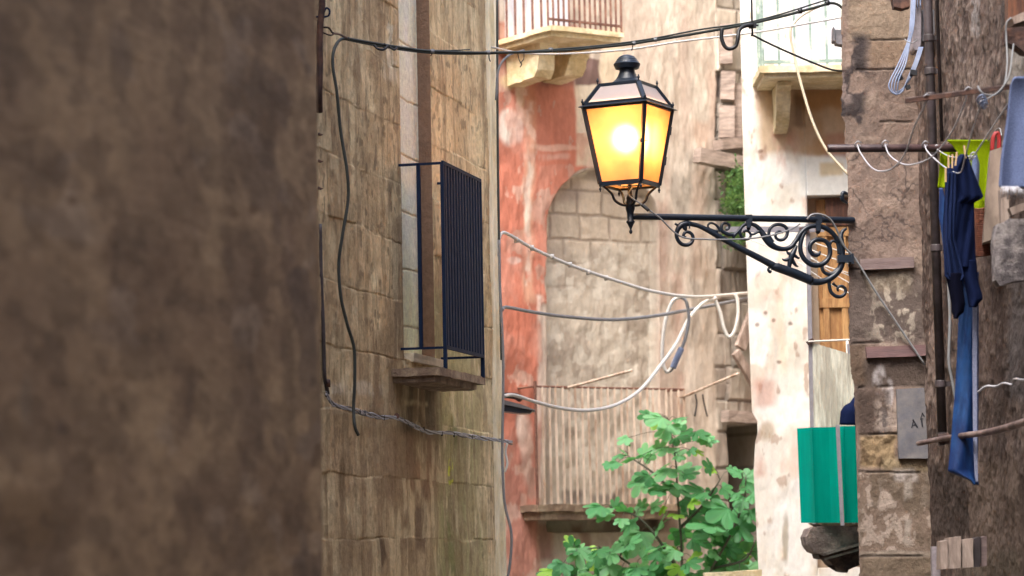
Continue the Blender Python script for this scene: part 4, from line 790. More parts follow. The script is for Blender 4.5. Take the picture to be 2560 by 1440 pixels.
def cord(pts, r=.0032):
    bm = bmesh.new(); stube(bm, [at(*q) for q in pts], r, 8, 6); knot(bm, at(*pts[0])); knot(bm, at(*pts[-1])); obj('cord', bm, 'cord', cords, True)
cord([(2144, 362, Y1 - .03), (2150, 380, 13.1), (2175, 415, 12.95), (2200, 428, 12.8), (2232, 420, 12.6), (2262, 385, 12.4), (2285, 320, 12.1), (2308, 270, 11.95), (2315, 246, Y2)])
cord([(2212, 360, Y1 - .03), (2222, 385, 13.1), (2246, 405, 12.95), (2275, 412, 12.8), (2320, 398, 12.6), (2355, 365, 12.4), (2385, 320, 12.2), (2410, 262, 11.95), (2419, 228, Y2)])
cord([(2312, 362, Y1 - .03), (2318, 378, 13.1), (2340, 400, 12.95), (2366, 420, 12.9), (2400, 432, 12.7), (2413, 392, 12.5), (2430, 330, 12.2), (2452, 262, Y2)])
cord([(2420, 405, 12.9), (2438, 384, 12.7), (2480, 320, 12.3), (2530, 245, Y2)])
cord([(2340, 372, Y1), (2378, 392, 13.0), (2432, 390, 12.8)], .0025)
# wire tangled on the rusty iron
cable('wire_tangle', [(2445, 216, 11.75), (2450, 226, 11.72), (2462, 236, 11.72), (2490, 236, 11.74), (2510, 214, 11.76), (2518, 160, 11.8), (2516, 100, 11.85), (2516, 60, 11.85), (2528, 44, 11.85)], 2.4, 'cable_grey', 'grey wire wound round the rusty iron and rising to the wooden bracket')
cable('wire_tangle', [(2458, 250, 11.74), (2470, 246, 11.72), (2500, 226, 11.74), (2522, 190, 11.76), (2530, 140, 11.8), (2534, 110, 11.85)], 2.0, 'cable_grey', 'thinner grey wire rising beside the wound one to the wooden bracket')
bm = bmesh.new()
for k in range(4): knot(bm, at(2452 + k * 3, 250 + k * 5, 11.72), .010 - k * .001)
tag(obj('cord_knot', bm, 'cable_blue', None, True), 'blue grey knot of cord hanging under the rusty iron', 'knot')
# lower galvanised pole with bolt, twisted wire
gp = thing('washing_pole', 'grey curved pipe pole bolted low on the brown wall, passing behind the blue cloth', 'clothes pole', at(2365, 1100, 13.3), 'washing poles on the brown wall')
bm = bmesh.new(); stube(bm, [at(2296, 1108, 13.3), at(2300, 1108, 13.3), at(2345, 1099, 13.2), (at(2400, 1090, 13.0)), at(2460, 1082, 12.8), at(2520, 1068, 12.5), at(2620, 1036, 12.0)], [.009, .0125, .0125, .0135, .0150, .016, .0175], 6, 14); obj('pole', bm, 'galv', gp, True)
bm = bmesh.new(); c = at(2365, 1096, 13.2)
bmesh.ops.create_cone(bm, cap_ends=True, segments=6, radius1=.030, radius2=.030, depth=.022, matrix=Matrix.Translation(c) @ Matrix.Rotation(math.radians(82), 4, 'Y')); bmesh.ops.create_cone(bm, cap_ends=True, segments=14, radius1=.022, radius2=.022, depth=.05, matrix=Matrix.Translation(c + Vector((-.012, 0, .002))) @ Matrix.Rotation(math.radians(82), 4, 'Y')); obj('clamp_nut', bm, 'rust', gp)
bm = bmesh.new(); box(bm, c + Vector((-.018, .05, 0)), (.012, 0, 0), (0, .05, 0), (0, 0, .03)); obj('clamp_plate', bm, 'pipe', gp)
cable('twisted_wire', [(2446, 980, 12.9), (2465, 966, 12.85), (2490, 966, 12.8), (2510, 958, 12.7), (2532, 962, 12.6), (2536, 948, 12.5), (2560, 950, 12.3), (2600, 946, 12.0)], 3.0, 'cord', 'pale twisted wire looped along the wall above the curved grey pole')
cable('grey_tube', [(2370, 690, 14.2), (2375, 800, 14.2), (2372, 900, 14.2), (2380, 950, 14.2), (2392, 1010, 14.2), (2398, 1040, 14.2)], 4.0, 'cable_grey', 'thin grey hose running down between drainpipe and blue cloth', 'hose')

# ------------------------------------------------------------------ washing
lt = thing('lime_towel', 'lime green towel folded over the dark pole', 'towel', at(2440, 520, 13.15))
cloth('front_fall', [(350, 2364, 2474), (362, 2380, 2475), (385, 2396, 2474), (470, 2400, 2470), (520, 2430, 2464), (530, 2440, 2458)], lambda u, v: 13.15 + .012 * math.sin(u * 9) * v - .02 * (1 - v) ** 8, mat='lime', parent=lt, thick=.008, ragged=2)
cloth('rear_fall', [(372, 2352, 2392), (420, 2350, 2388), (470, 2345, 2368)], lambda u, v: 13.24 + .008 * math.sin(u * 7), 16, 20, 'lime', lt, thick=.008)
cloth('tucked_end', [(500, 2440, 2462), (520, 2436, 2468), (536, 2446, 2458)], lambda u, v: 13.1 - .03 * math.sin(u * 3.1), 14, 14, 'lime', lt, thick=.008)
sh = thing('navy_shirt', 'navy long-sleeved shirt pegged by its hem, sleeves hanging down', 'shirt', at(2405, 790, 12.85))
ff = lambda u, v: 12.85 - .05 * math.sin(u * 3.14) + .012 * math.sin(u * 9 + v * 3 + math.sin(v * 9)) * (1 - u * .5) + .004 * math.sin(u * 23 + v * 14)
cloth('body', [(386, 2402, 2418), (400, 2388, 2422), (420, 2368, 2429), (455, 2364, 2443), (491, 2362, 2458), (498, 2361, 2452), (507, 2360, 2434), (560, 2358, 2435), (640, 2360, 2438), (668, 2362, 2440)], ff, 60, 90, 'navy', sh, thick=.006)
cloth('side_panel', [(430, 2366, 2392), (500, 2364, 2394), (600, 2360, 2388), (690, 2362, 2410), (704, 2382, 2400)], lambda u, v: 12.79 + (.007 * math.sin(u * 19 + v + 2 * math.sin(v * 5)) + .01 * math.sin(u * 5 + v * 4)), 50, 60, 'navy_stripe', sh, thick=.005)
cloth('sleeve', [(650, 2398, 2440), (700, 2410, 2443), (735, 2418, 2454), (748, 2420, 2456), (758, 2422, 2446), (768, 2424, 2440)], lambda u, v: 12.84 - .03 * math.sin(u * 3.1), 24, 40, 'navy', sh, thick=.006)
cloth('sleeve', [(470, 2348, 2356), (500, 2348, 2364), (540, 2347, 2366), (590, 2355, 2368), (640, 2360, 2370)], lambda u, v: 12.9, 12, 40, 'blue_cloth', sh, thick=.005)
cloth('cuff', [(682, 2363, 2402), (720, 2372, 2406), (760, 2380, 2412), (780, 2380, 2408), (788, 2384, 2398), (797, 2385, 2392)], lambda u, v: 12.8 - .03 * math.sin(u * 3.1), 24, 40, 'black_cloth', sh, thick=.006)
for (x, y, x2, y2, wh) in ((2364, 420, 2364, 455, 'leftmost, low on the shirt corner'), (2371, 388, 2371, 420, 'second from the left'), (2381, 386, 2380, 420, 'third from the left'), (2392, 380, 2388, 414, 'fourth, leaning right'), (2410, 364, 2414, 396, 'rightmost, highest on the shoulder')):
    bm = bmesh.new(); beam(bm, at(x, y, 12.72), at(x2, y2, 12.72), .006, .0035, (0, 1, 0)); tag(obj('clothes_peg', bm, 'peg'), 'wooden clothes peg on the navy shirt, ' + wh, 'clothes peg', 'pegs holding the navy shirt')
bm = bmesh.new(); bm.free()
cloth('grey_cloth', [(388, 2434, 2442), (410, 2430, 2448), (470, 2433, 2446)], lambda u, v: 12.95 - .02 * math.sin(u * 3), 12, 24, 'towel', None, 'small pale blue cloth end pegged between shirt and lime towel', 'cloth')
bc = thing('blue_cloth', 'long bright blue nylon strip with a grey knitted edge, hanging below the shirt', 'cloth', at(2425, 1200, 12.75))
cloth('panel', [(680, 2404, 2446), (800, 2396, 2446), (900, 2392, 2446), (1000, 2386, 2446), (1100, 2378, 2445), (1178, 2370, 2444), (1184, 2384, 2446), (1200, 2424, 2444), (1212, 2434, 2446)], lambda u, v: 13.0 + .014 * math.sin(u * 6 + 3 * v) + .005 * math.sin(u * 13 + 9 * v) * math.sin(v * 7), 50, 120, 'blue_cloth', bc, thick=.004)
cloth('knit_edge', [(690, 2432, 2444), (900, 2431, 2443), (1100, 2433, 2443), (1190, 2437, 2445), (1206, 2440, 2445)], lambda u, v: 12.95, 6, 120, 'piping', bc, thick=.006)
bg_ = thing('canvas_bag', 'beige canvas bag with red handles hanging beside the lime towel', 'bag', at(2480, 560, 13.0))
bm = bmesh.new(); prism(bm, [at(2474, 377, 12.9), at(2503, 366, 12.9), at(2508, 372, 12.9), at(2500, 560, 12.9), at(2492, 596, 12.9), at(2457, 606, 12.9), at(2462, 520, 12.9)], (.02, .14, 0)); roughen(bm, 3, .004, 14, 5); obj('body', bm, 'canvas', bg_)
for (dx, dy) in ((0, 12.92), (-4, 13.0)):
    bm = bmesh.new(); stube(bm, [at(2482 + dx, 378, dy), at(2485 + dx, 345, dy), at(2494 + dx, 331, dy), at(2500 + dx, 345, dy), at(2499 + dx, 375, dy)], .006, 5, 8); obj('handle', bm, 'red_cord', bg_, True)
bm = bmesh.new(); stube(bm, [at(2470, 352, 13.1), at(2490, 326, 13.0), at(2500, 322, 12.95), at(2504, 340, 12.9)], .003); tag(obj('hook', bm, 'cable_grey', None, True), 'bent wire hook from which the canvas bag hangs', 'hook')
bk = thing('wicker_basket', 'brown wicker basket behind the canvas bag', 'basket', at(2470, 640, 13.1))
bm = bmesh.new()
for j in range(26):
    y = 522 + j * 4.6; x1 = 2486 if j > 6 else 2470
    pts = [at(2436 + (j * .12), y, 13.12), at(2446, y + 1.5, 13.02), at((2446 + x1) / 2, y + (j % 2), 13.0), at(x1, y - 4, 13.06)]; stube(bm, pts, .0048, 3, 6)
obj('weave', bm, 'wicker', bk, True)
bm = bmesh.new(); prism(bm, [at(2438, 522, 13.08), at(2484, 518, 13.08), at(2486, 630, 13.08), at(2442, 638, 13.08)], (0, .14, 0)); obj('body', bm, 'wicker', bk)
tw = thing('blue_towel', 'fluffy grey blue towel with a frayed edge at the right edge of the view', 'towel', at(2530, 500, 11.7))
cloth('cloth', [(193, 2540, 2660), (198, 2532, 2660), (215, 2526, 2660), (300, 2518, 2660), (400, 2504, 2658), (462, 2500, 2656), (468, 2502, 2654)], lambda u, v: 11.66 + .025 * math.sin(u * 11) * v - .03 * (1 - v) ** 10, 70, 80, 'towel', tw, thick=.014)
bm = bmesh.new()
for k in range(34):
    x = 2504 + k * 1.9; stube(bm, [at(x, 466, 11.65), at(x + random.uniform(-3, 3), 480, 11.64), at(x + random.uniform(-4, 5), random.uniform(488, 500), 11.66)], .0016, 3, 5)
obj('fringe', bm, 'cord', tw, True)
# stone ledge and boards at right
bm = bmesh.new(); prism(bm, [at(2494, 560, 12.1), at(2506, 556, 12.1), at(2524, 545, 12.1), at(2548, 548, 12.1), at(2660, 535, 12.1), at(2660, 690, 12.1), at(2540, 702, 12.1), at(2500, 714, 12.1), at(2490, 700, 12.1), at(2486, 600, 12.1)], (0, .10, 0)); roughen(bm, 4, .005, 26, 9); tag(obj('stone_ledge', bm, 'grey_stone'), 'rough grey lichened stone sill block at the right edge below the towel', 'ledge')
plank('board', at(2524, 530, 12.3), at(2640, 488, 12.3), .03, .016, 'wood', 'grey board slanting up behind the stone sill block', side=(0, 1, 0), rough=.002)
plank('board', at(2508, 476, 12.7), at(2512, 600, 12.7), .03, .018, 'wood', 'dark upright board between canvas bag and stone sill block', side=(0, 1, 0), rough=.002)
# small wooden blocks low right
wx_ = thing('wood_blocks', 'row of pale sawn wooden blocks fixed low on the brown wall', 'wooden blocks', at(2400, 1425, 13.0))
for i, (x0, x1, y0, y1, mt) in enumerate(((2350, 2370, 1354, 1424, 'wood'), (2370, 2403, 1345, 1422, 'wood'), (2405, 2434, 1350, 1420, 'wood'), (2434, 2452, 1346, 1418, 'door_dark'), (2452, 2468, 1344, 1417, 'pipe'))):
    bm = bmesh.new(); prism(bm, [at(x0 + .6, y0, 13 + i * .02), at(x1 - .6, y0 - 4, 13 + i * .02), at(x1 - .6, y1 - 2, 13 + i * .02), at(x0 + .6, y1, 13 + i * .02)], (0, .12, 0)); roughen(bm, 3, .003, 20, i); obj('block', bm, ('wood', 'wood', 'wood', 'pipe', 'wood_h')[i], wx_)
plank('batten', at(2338, 1366, 13.2), at(2341, 1500, 13.2), .02, .019, 'pale_box', 'pale upright batten left of the wooden blocks', side=(0, 1, 0), rough=.002)

# ================================================================== STREET LAMP
LY = 15.15; lY = lambda px: LY + (px - 1572) / (2135 - 1572) * .28
sl = thing('street_lamp', 'lit black iron lantern with amber glass on a scrolled wall bracket', 'street lamp', at(1573, 541, LY))
def lp3(px, py): return at(px, py, lY(px))
C0 = at(1571, 360, LY); PPM = F / LY
cxw = lambda py: at(1566 + (py - 140) * 10 / 440 + 1.0, py, LY)
PH = math.radians(17.5)
def corners(py, Rp, pyc=None):
    c = cxw(py); R_ = Rp / PPM
    return [c + Vector((math.cos(a) * R_, math.sin(a) * R_, 0)) for a in (math.pi + PH, -math.pi / 2 + PH * 0 + (math.pi / 2 - 0) * 0 + PH + 0, PH, math.pi / 2 + PH)]
# square turned so that one corner is nearest: corner order left, near, right, far
def sq(py, Rp):
    c = cxw(py); R_ = Rp / PPM; a0 = math.radians(-72)
    near = Vector((math.cos(a0), math.sin(a0), 0)) * R_; right = Vector((-near.y, near.x, 0)); return [c - right, c + near, c + right, c - near]
T_ = sq(272, 119); Bt = sq(462, 79); RL = sq(272, 134); R1 = sq(266, 118); R2 = sq(216, 76)
def bars(bm, ring, hw, hh):
    for i in range(4): beam(bm, ring[i], ring[(i + 1) % 4], hw, hh, (0, 0, 1))
bm = bmesh.new()
for i in range(4): beam(bm, Bt[i], T_[i], .010, .010, (T_[i] - cxw(272)) * 1.0)
for ring, hh in ((T_, .012), (Bt, .012)):
    for i in range(4): beam(bm, ring[i] , ring[(i + 1) % 4], hh, .007, (0, 0, 1))
obj('lantern_frame', bm, 'iron', sl)
bm = bmesh.new(); up_ = Vector((0, 0, .005))
v0 = [bm.verts.new(v + up_ * .2) for v in RL]; v1 = [bm.verts.new(v + up_ * 3.2) for v in sq(270, 112)]; v2 = [bm.verts.new(v - up_ * .2) for v in RL]; v3 = [bm.verts.new(v) for v in sq(272, 112)]
for i in range(4):
    j = (i + 1) % 4; bm.faces.new((v0[i], v0[j], v1[j], v1[i])); bm.faces.new((v2[i], v2[j], v0[j], v0[i])); bm.faces.new((v3[i], v3[j], v2[j], v2[i])); bm.faces.new((v1[i], v1[j], v3[j], v3[i]))
obj('rim', bm, 'iron', sl)
bm = bmesh.new()
for i in range(4): beam(bm, R1[i], R2[i], .009, .012, (R1[i] - cxw(266)))
for i in range(4): beam(bm, R2[i], R2[(i + 1) % 4], .009, .006, (0, 0, 1)); beam(bm, R1[i] + up_, R1[(i + 1) % 4] + up_, .006, .006, (0, 0, 1))
Rt = sq(214, 80); Rtt = sq(209, 50); a_ = [bm.verts.new(v) for v in Rt]; b_v = [bm.verts.new(v) for v in Rtt]; c_v = [bm.verts.new(v - up_ * 1.2) for v in Rt]
for i in range(4):
    j = (i + 1) % 4; bm.faces.new((a_[i], a_[j], b_v[j], b_v[i])); bm.faces.new((c_v[i], c_v[j], a_[j], a_[i]))
bm.faces.new(b_v); bm.faces.new(c_v[::-1]); obj('roof_frame', bm, 'iron', sl)
cc = cxw(208); zt_ = lambda py: cxw(py).z - cc.z; q_ = lambda r: r / PPM
bm = bmesh.new(); lathe(bm, cc, [(q_(46), zt_(212)), (q_(40), zt_(207)), (q_(30), zt_(199)), (q_(24), zt_(190)), (q_(20), zt_(180)), (q_(19), zt_(174)), (q_(26), zt_(173)), (q_(30), zt_(172)), (q_(34), zt_(162)), (q_(34), zt_(160)), (q_(31), zt_(157)), (q_(30), zt_(155)),
                            (q_(26.5), zt_(151)), (q_(26), zt_(149)), (q_(22), zt_(145)), (q_(21), zt_(143.5)), (q_(16), zt_(140)), (q_(8), zt_(137.5)), (q_(1), zt_(137))], 32); o = obj('chimney', bm, 'iron', sl, False)
def pane(name, A, B, C, D, mat, ins=.004):
    bm = bmesh.new(); c = (A + B + C + D) / 4; q = [v + (c - v) * .03 for v in (A, B, C, D)]; bm.faces.new([bm.verts.new(v) for v in q]); o = obj(name, bm, mat, sl, keep=True)
for i in range(4):
    j = (i + 1) % 4; pane('glass_pane', Bt[i], Bt[j], T_[j], T_[i], 'amber'); pane('roof_pane', R1[i], R1[j], R2[j], R2[i], 'frost')
bm = bmesh.new(); q = [v + (cxw(462) - v) * .45 for v in Bt]; vo = [bm.verts.new(v) for v in Bt]; vi = [bm.verts.new(v) for v in q]
for i in range(4): bm.faces.new((vo[i], vo[(i + 1) % 4], vi[(i + 1) % 4], vi[i]))
obj('base_pane', bm, 'amber', sl, keep=True)
def drop(bm, c, s, sg=1):
    lathe(bm, c, [(.002, 0), (.004, .006 * sg), (.003, .010 * sg), (.0068, .014 * sg), (.0068, .022 * sg), (.003, .027 * sg), (.0045, .030 * sg), (.001, .034 * sg)], 10)
for v, sg in [(v + Vector((0, 0, .002)), 1) for v in sq(268, 122)] + [(v, 1) for v in Rt] + [(v - Vector((0, 0, .008)), -1) for v in Bt]:
    bm = bmesh.new(); drop(bm, v, 1, sg); obj('finial', bm, 'iron', sl, True)
# bulb and holder
bm = bmesh.new(); bc_ = cxw(346); bmesh.ops.create_uvsphere(bm, u_segments=20, v_segments=14, radius=.039, matrix=Matrix.Translation(bc_)); obj('bulb', bm, 'bulb', sl, True)
bm = bmesh.new(); lathe(bm, cxw(460), [(.022, 0), (.022, .05), (.026, .06), (.026, .155), (.018, .17)], 16); obj('lamp_holder', bm, 'lamp_socket', sl, True)
bm = bmesh.new(); pr = [v + Vector((0, 0, .004)) for v in sq(268, 96)]; prism(bm, pr, (0, 0, .004)); obj('reflector', bm, 'ivory', sl)
# hinges and latch on the right hand pane
for f_ in (.38, .78):
    bm = bmesh.new(); q = Bt[2].lerp(T_[2], 1 - f_ + .1); beam(bm, q + Vector((.008, -.004, -.022)), q + Vector((.014, -.004, .022)), .006, .006); obj('hinge', bm, 'iron', sl)
bm = bmesh.new()
q = Bt[1].lerp(T_[1], .5); beam(bm, q + Vector((-.018, -.015, .004)), q + Vector((.026, -.012, -.002)), .0022, .0022); beam(bm, q + Vector((-.006, -.016, -.01)), q + Vector((-.004, -.016, .012)), .009, .005)
obj('latch', bm, 'iron', sl)
# cradle arms from the bottom corners to the hub
bm = bmesh.new(); hub = cxw(515)
for v in Bt:
    d = v - cxw(462); d.z = 0; stube(bm, [v, v + d * -.12 + Vector((0, 0, -.012)), v + d * -.38 + Vector((0, 0, -.05)), v + d * -.48 + Vector((0, 0, -.085)), v + d * -.70 + Vector((0, 0, -.108)), Vector((hub.x, hub.y, v.z - .112)) + d * .06], [.005, .006, .0075, .008, .0075, .007], 5, 8)
obj('cradle', bm, 'iron', sl, True)
zz_ = lambda py: cxw(py).z - cxw(541).z
bm = bmesh.new(); lathe(bm, cxw(541), [(q_(1), zz_(585)), (q_(4), zz_(582)), (q_(4.5), zz_(578)), (q_(2), zz_(574)), (q_(3), zz_(571)), (q_(8), zz_(560)), (q_(11), zz_(556)), (q_(11), zz_(553)), (q_(8), zz_(551)), (q_(8.5), zz_(532)), (q_(11.5), zz_(524)), (q_(12), zz_(518)), (q_(12), zz_(510)), (q_(9), zz_(500)), (q_(10), zz_(495)), (q_(6), zz_(488)), (q_(5), zz_(470)), (q_(5), zz_(462))], 20); obj('hub', bm, 'iron', sl, True)
bm = bmesh.new(); tube(bm, [lp3(1576, 541), lp3(1590, 541.2), lp3(2133, 550.5), lp3(2136, 550.5)], [.0172, .0178, .0178, .014], 16); obj('arm', bm, 'iron', sl, True)
# scroll work, measured in a 5.12 times enlargement
def sp_(X, Y_): px = 1660 + X / 5.12; return lp3(px, 520 + Y_ / 5.12)
def scroll(bm, pts, r, k=5, seg=10):
    P = smoothpts([sp_(*q) for q in pts], k); rr = resamp(r, len(P)) if isinstance(r, (list, tuple)) else [r] * len(P); tube(bm, P, [x * 1.18 / 5.12 / PPM for x in rr], seg)
bm = bmesh.new()
scroll(bm, [(280, 378), (258, 368), (250, 345), (265, 318), (295, 305), (335, 318), (365, 350), (370, 395), (348, 445), (300, 472), (245, 470), (195, 435), (165, 380), (162, 320), (185, 260), (225, 218), (290, 198), (360, 208), (450, 232), (560, 285), (700, 365), (850, 448), (1000, 530), (1150, 605), (1300, 685), (1400, 738)],
       [16, 17, 17, 18, 18, 19, 20, 21, 22, 22, 22, 22, 22, 24, 30, 34, 34, 26, 26, 29, 31, 32, 34, 36, 38, 42])
scroll(bm, [(1380, 745), (1450, 762), (1550, 795), (1650, 830), (1760, 875), (1890, 935)], [40, 50, 52, 54, 54, 50])
scroll(bm, [(1880, 938), (1960, 948), (2050, 935), (2130, 900), (2200, 845), (2255, 770), (2280, 680), (2280, 590), (2275, 500), (2262, 410), (2268, 340), (2290, 295), (2335, 262)], [42, 38, 34, 34, 34, 36, 40, 36, 40, 36, 24, 22, 14])
obj('main_scroll', bm, 'iron', sl, True)
bm = bmesh.new()
scroll(bm, [(725, 300), (700, 255), (655, 210), (600, 192), (565, 215), (572, 255), (625, 285), (690, 305)], [20, 16, 13, 13, 12, 12, 14, 20])
scroll(bm, [(785, 272), (808, 278), (832, 255), (832, 220), (800, 196), (755, 202), (735, 240), (745, 295), (790, 325), (860, 345), (925, 325), (975, 265), (1030, 215), (1105, 205), (1180, 230), (1240, 290), (1290, 370), (1350, 450), (1430, 505), (1530, 525), (1620, 500), (1685, 425), (1745, 330), (1815, 262), (1905, 228), (2000, 235), (2100, 275), (2180, 350), (2235, 440)],
       [12, 13, 14, 14, 14, 16, 18, 20, 22, 20, 18, 18, 20, 22, 24, 28, 40, 40, 32, 26, 26, 26, 27, 28, 28, 28, 28, 28, 26])
scroll(bm, [(1030, 320), (1025, 300), (1050, 290), (1085, 305), (1110, 345), (1090, 390), (1040, 400), (995, 370), (970, 310), (985, 250)], [8, 14, 14, 14, 14, 15, 16, 17, 18, 20]); scroll(bm, [(1105, 340), (1150, 335), (1200, 305), (1235, 300)], [14, 12, 16, 24]); scroll(bm, [(925, 320), (900, 350), (885, 385)], [20, 22, 14])
scroll(bm, [(1520, 322), (1490, 300), (1455, 305), (1428, 340), (1435, 385), (1480, 410), (1535, 398), (1572, 350), (1578, 285), (1545, 235), (1480, 212), (1410, 220), (1360, 262), (1342, 320), (1352, 370), (1390, 440)], [8, 14, 15, 16, 17, 18, 19, 20, 20, 20, 19, 18, 18, 18, 20, 26])
scroll(bm, [(1835, 270), (1790, 330), (1755, 420), (1745, 520), (1768, 610), (1830, 690), (1920, 732), (2010, 725), (2085, 672), (2125, 590), (2118, 500), (2075, 432), (2005, 405), (1935, 412), (1882, 455), (1865, 520), (1885, 575), (1935, 605), (1985, 590), (1995, 550)], [20, 24, 26, 27, 28, 29, 29, 29, 28, 27, 26, 25, 25, 25, 25, 25, 24, 22, 18, 10])
scroll(bm, [(2130, 470), (2135, 440), (2170, 422), (2215, 445), (2235, 510), (2245, 590)], [12, 16, 16, 18, 22, 24]); scroll(bm, [(2030, 735), (2025, 775), (2050, 822), (2110, 850), (2170, 835), (2230, 780)], [18, 20, 20, 22, 24, 24])
scroll(bm, [(2150, 860), (2118, 930), (2118, 1010), (2145, 1085), (2205, 1132), (2275, 1130), (2320, 1085), (2318, 1030), (2275, 1000), (2232, 1012), (2220, 1045), (2238, 1065)], [26, 22, 21, 21, 21, 20, 19, 19, 18, 16, 14, 8]); scroll(bm, [(2160, 960), (2185, 985), (2225, 1010)], [20, 14, 10])
obj('curls', bm, 'iron', sl, True)
bm = bmesh.new()
scroll(bm, [(1700, 480), (1670, 540), (1640, 600), (1615, 680), (1598, 770)], [14, 26, 36, 30, 22]); scroll(bm, [(1640, 585), (1600, 585), (1575, 560), (1570, 535)], [18, 18, 12, 6]); scroll(bm, [(1625, 640), (1580, 662), (1535, 665), (1512, 648)], [20, 22, 14, 6])
scroll(bm, [(1655, 590), (1690, 620), (1722, 642), (1735, 630)], [18, 18, 12, 6]); scroll(bm, [(1640, 650), (1660, 700), (1690, 738), (1720, 748)], [20, 22, 14, 6])
scroll(bm, [(1400, 735), (1352, 760), (1335, 790), (1358, 820), (1372, 800)], [26, 14, 16, 16, 10]); scroll(bm, [(230, 240), (180, 225), (140, 198)], [26, 14, 12]); scroll(bm, [(250, 215), (270, 260), (285, 285)], [30, 26, 16])
obj('leaf_ornament', bm, 'iron', sl, True); bm = bmesh.new()
for k in range(14):
    t = k / 13; X = 1450 + t * 400; Y_ = 762 + t * 150; scroll(bm, [(X, Y_ - 20), (X + 14, Y_ - 45), (X + 30, Y_ - 50)], [22, 14, 7], 3, 6)
obj('leaf_ridge', bm, 'iron', sl, True)
for (x0, x1, y0, y1) in ((1042, 1128, 88, 195), (1055, 1115, 195, 255), (1935, 2020, 90, 200), (1940, 2005, 200, 300), (2215, 2400, 605, 700), (1880, 1898, 880, 992), (318, 332, 180, 262)):
    bm = bmesh.new(); c = (sp_(x0, y0) + sp_(x1, y1)) / 2; box(bm, c, (max((x1 - x0) / 2 / 5.12 / PPM, .002), 0, 0), (0, .019 if x0 != 2215 else .03, 0), (0, 0, (y1 - y0) / 2 / 5.12 / PPM))
    if x0 == 2215: q = sp_(2395, 660); box(bm, q + Vector((.004, .045, 0)), (.006, 0, 0), (0, .09, 0), (0, 0, .028))
    if x0 == 1055: bmesh.ops.create_uvsphere(bm, u_segments=10, v_segments=8, radius=.011, matrix=Matrix.Translation(sp_(1082, 262)))
    if x0 == 1940: bmesh.ops.create_uvsphere(bm, u_segments=10, v_segments=8, radius=.014, matrix=Matrix.Translation(sp_(1972, 302)))
    obj('collar', bm, 'iron', sl)
# thin supply cable of the lamp
cable('lamp_cable', [(1580, 470, 15.1), (1572, 488, 15.08), (1600, 508, 15.05), (1618, 522, 15.04), (1650, 545, 15.06), (1700, 590, 15.1), (1760, 598, 15.12), (1850, 598, 15.16), (1920, 590, 15.2), (1975, 574, 15.24), (2000, 560, 15.27)], 2.2, 'cable_grey', parent=sl)
cable('lamp_cable', [(2018, 548, 15.3), (2030, 537, 15.3), (2052, 536, 15.32), (2075, 548, 15.34), (2092, 575, 15.36), (2110, 615, 15.38), (2140, 650, 15.40), (2190, 730, 15.4), (2250, 820, 15.4), (2312, 912, 15.4)], 2.8, 'cable_grey', parent=sl)
cable('cable_sleeve', [(1605, 512, 15.04), (1622, 526, 15.03)], 4.5, 'tape', parent=sl)

# ================================================================== CABLES ACROSS THE ALLEY
sc_ = thing('overhead_cable', 'thick dark cable bundle slung over the lamp from the block wall to the pier', 'cable', at(1240, 132, 14.0), 'cables across the alley')
YC = lambda px: 13.5 + (px - 830) / (2105 - 830) * 2.0
def oc(pts, r, mat='cable_dark', name='strand'): return cable(name, [(x, y, YC(x)) for x, y in pts], r, mat, parent=sc_, k=10)
oc([(860, 95), (930, 107), (1010, 120), (1080, 128), (1225, 132), (1400, 127), (1480, 120), (1560, 112), (1640, 100), (1750, 82), (1860, 62), (1950, 42), (2040, 18), (2075, 8), (2095, 12), (2112, 26)], 3.6)
oc([(860, 98), (950, 116), (1080, 133), (1225, 134), (1380, 124), (1480, 116), (1560, 107), (1640, 95), (1750, 74), (1860, 58), (1950, 36), (2040, 8), (2080, -4), (2120, -6)], 2.2)
oc([(1080, 126), (1130, 126), (1175, 124)], 1.5)
for (x, y) in ((1080, 129), (1220, 132), (1377, 125), (1583, 109), (1637, 100), (1880, 64), (2000, 28), (2068, 8)):
    bm = bmesh.new(); c = at(x, y, YC(x)); tube(bm, [c - Vector((.012, 0, -.001)), c + Vector((.012, 0, .001))], .011 if x < 1800 else .015, 10); obj('clip', bm, 'cable_grey' if x < 1800 else 'tape', sc_, True)
for (x, y, dx, dy) in ((1222, 136, 4, 18), (1582, 114, -4, 12), (1080, 132, -4, 8)): cable('wire_end', [(x, y, YC(x)), (x + dx * .3, y + dy * .6, YC(x)), (x + dx, y + dy, YC(x))], 1.4, 'tape', parent=sc_)
cable('wire_end', [(1294, 132, YC(1294)), (1298, 150, YC(1298)), (1304, 160, YC(1304)), (1300, 168, YC(1300))], 1.2, 'tape', parent=sc_); cable('wire_end', [(1310, 132, YC(1310)), (1309, 148, YC(1309)), (1300, 158, YC(1300))], 1.2, 'tape', parent=sc_)
cable('coil', [(935, 113, 13.6), (945, 122, 13.58), (958, 124, 13.6), (968, 116, 13.62), (960, 110, 13.62)], 3.2, 'tape', parent=sc_); cable('coil', [(975, 118, 13.6), (985, 124, 13.58), (992, 120, 13.6)], 3.2, 'tape', parent=sc_)
cable('drooping_cable', [(872, 96, 13.52), (850, 100, 13.48), (835, 125, 13.42), (832, 165, 13.4), (842, 230, 13.4), (852, 330, 13.42), (868, 430, 13.42), (870, 500, 13.42), (856, 590, 13.4), (847, 660, 13.4), (852, 740, 13.4), (868, 810, 13.42), (885, 870, 13.46), (887, 950, 13.46), (884, 1020, 13.46), (887, 1065, 13.44), (896, 1088, 13.46)], 4.2, 'cable_dark', 'loose dark cable end hanging down the block wall from the hook', group='cables across the alley')
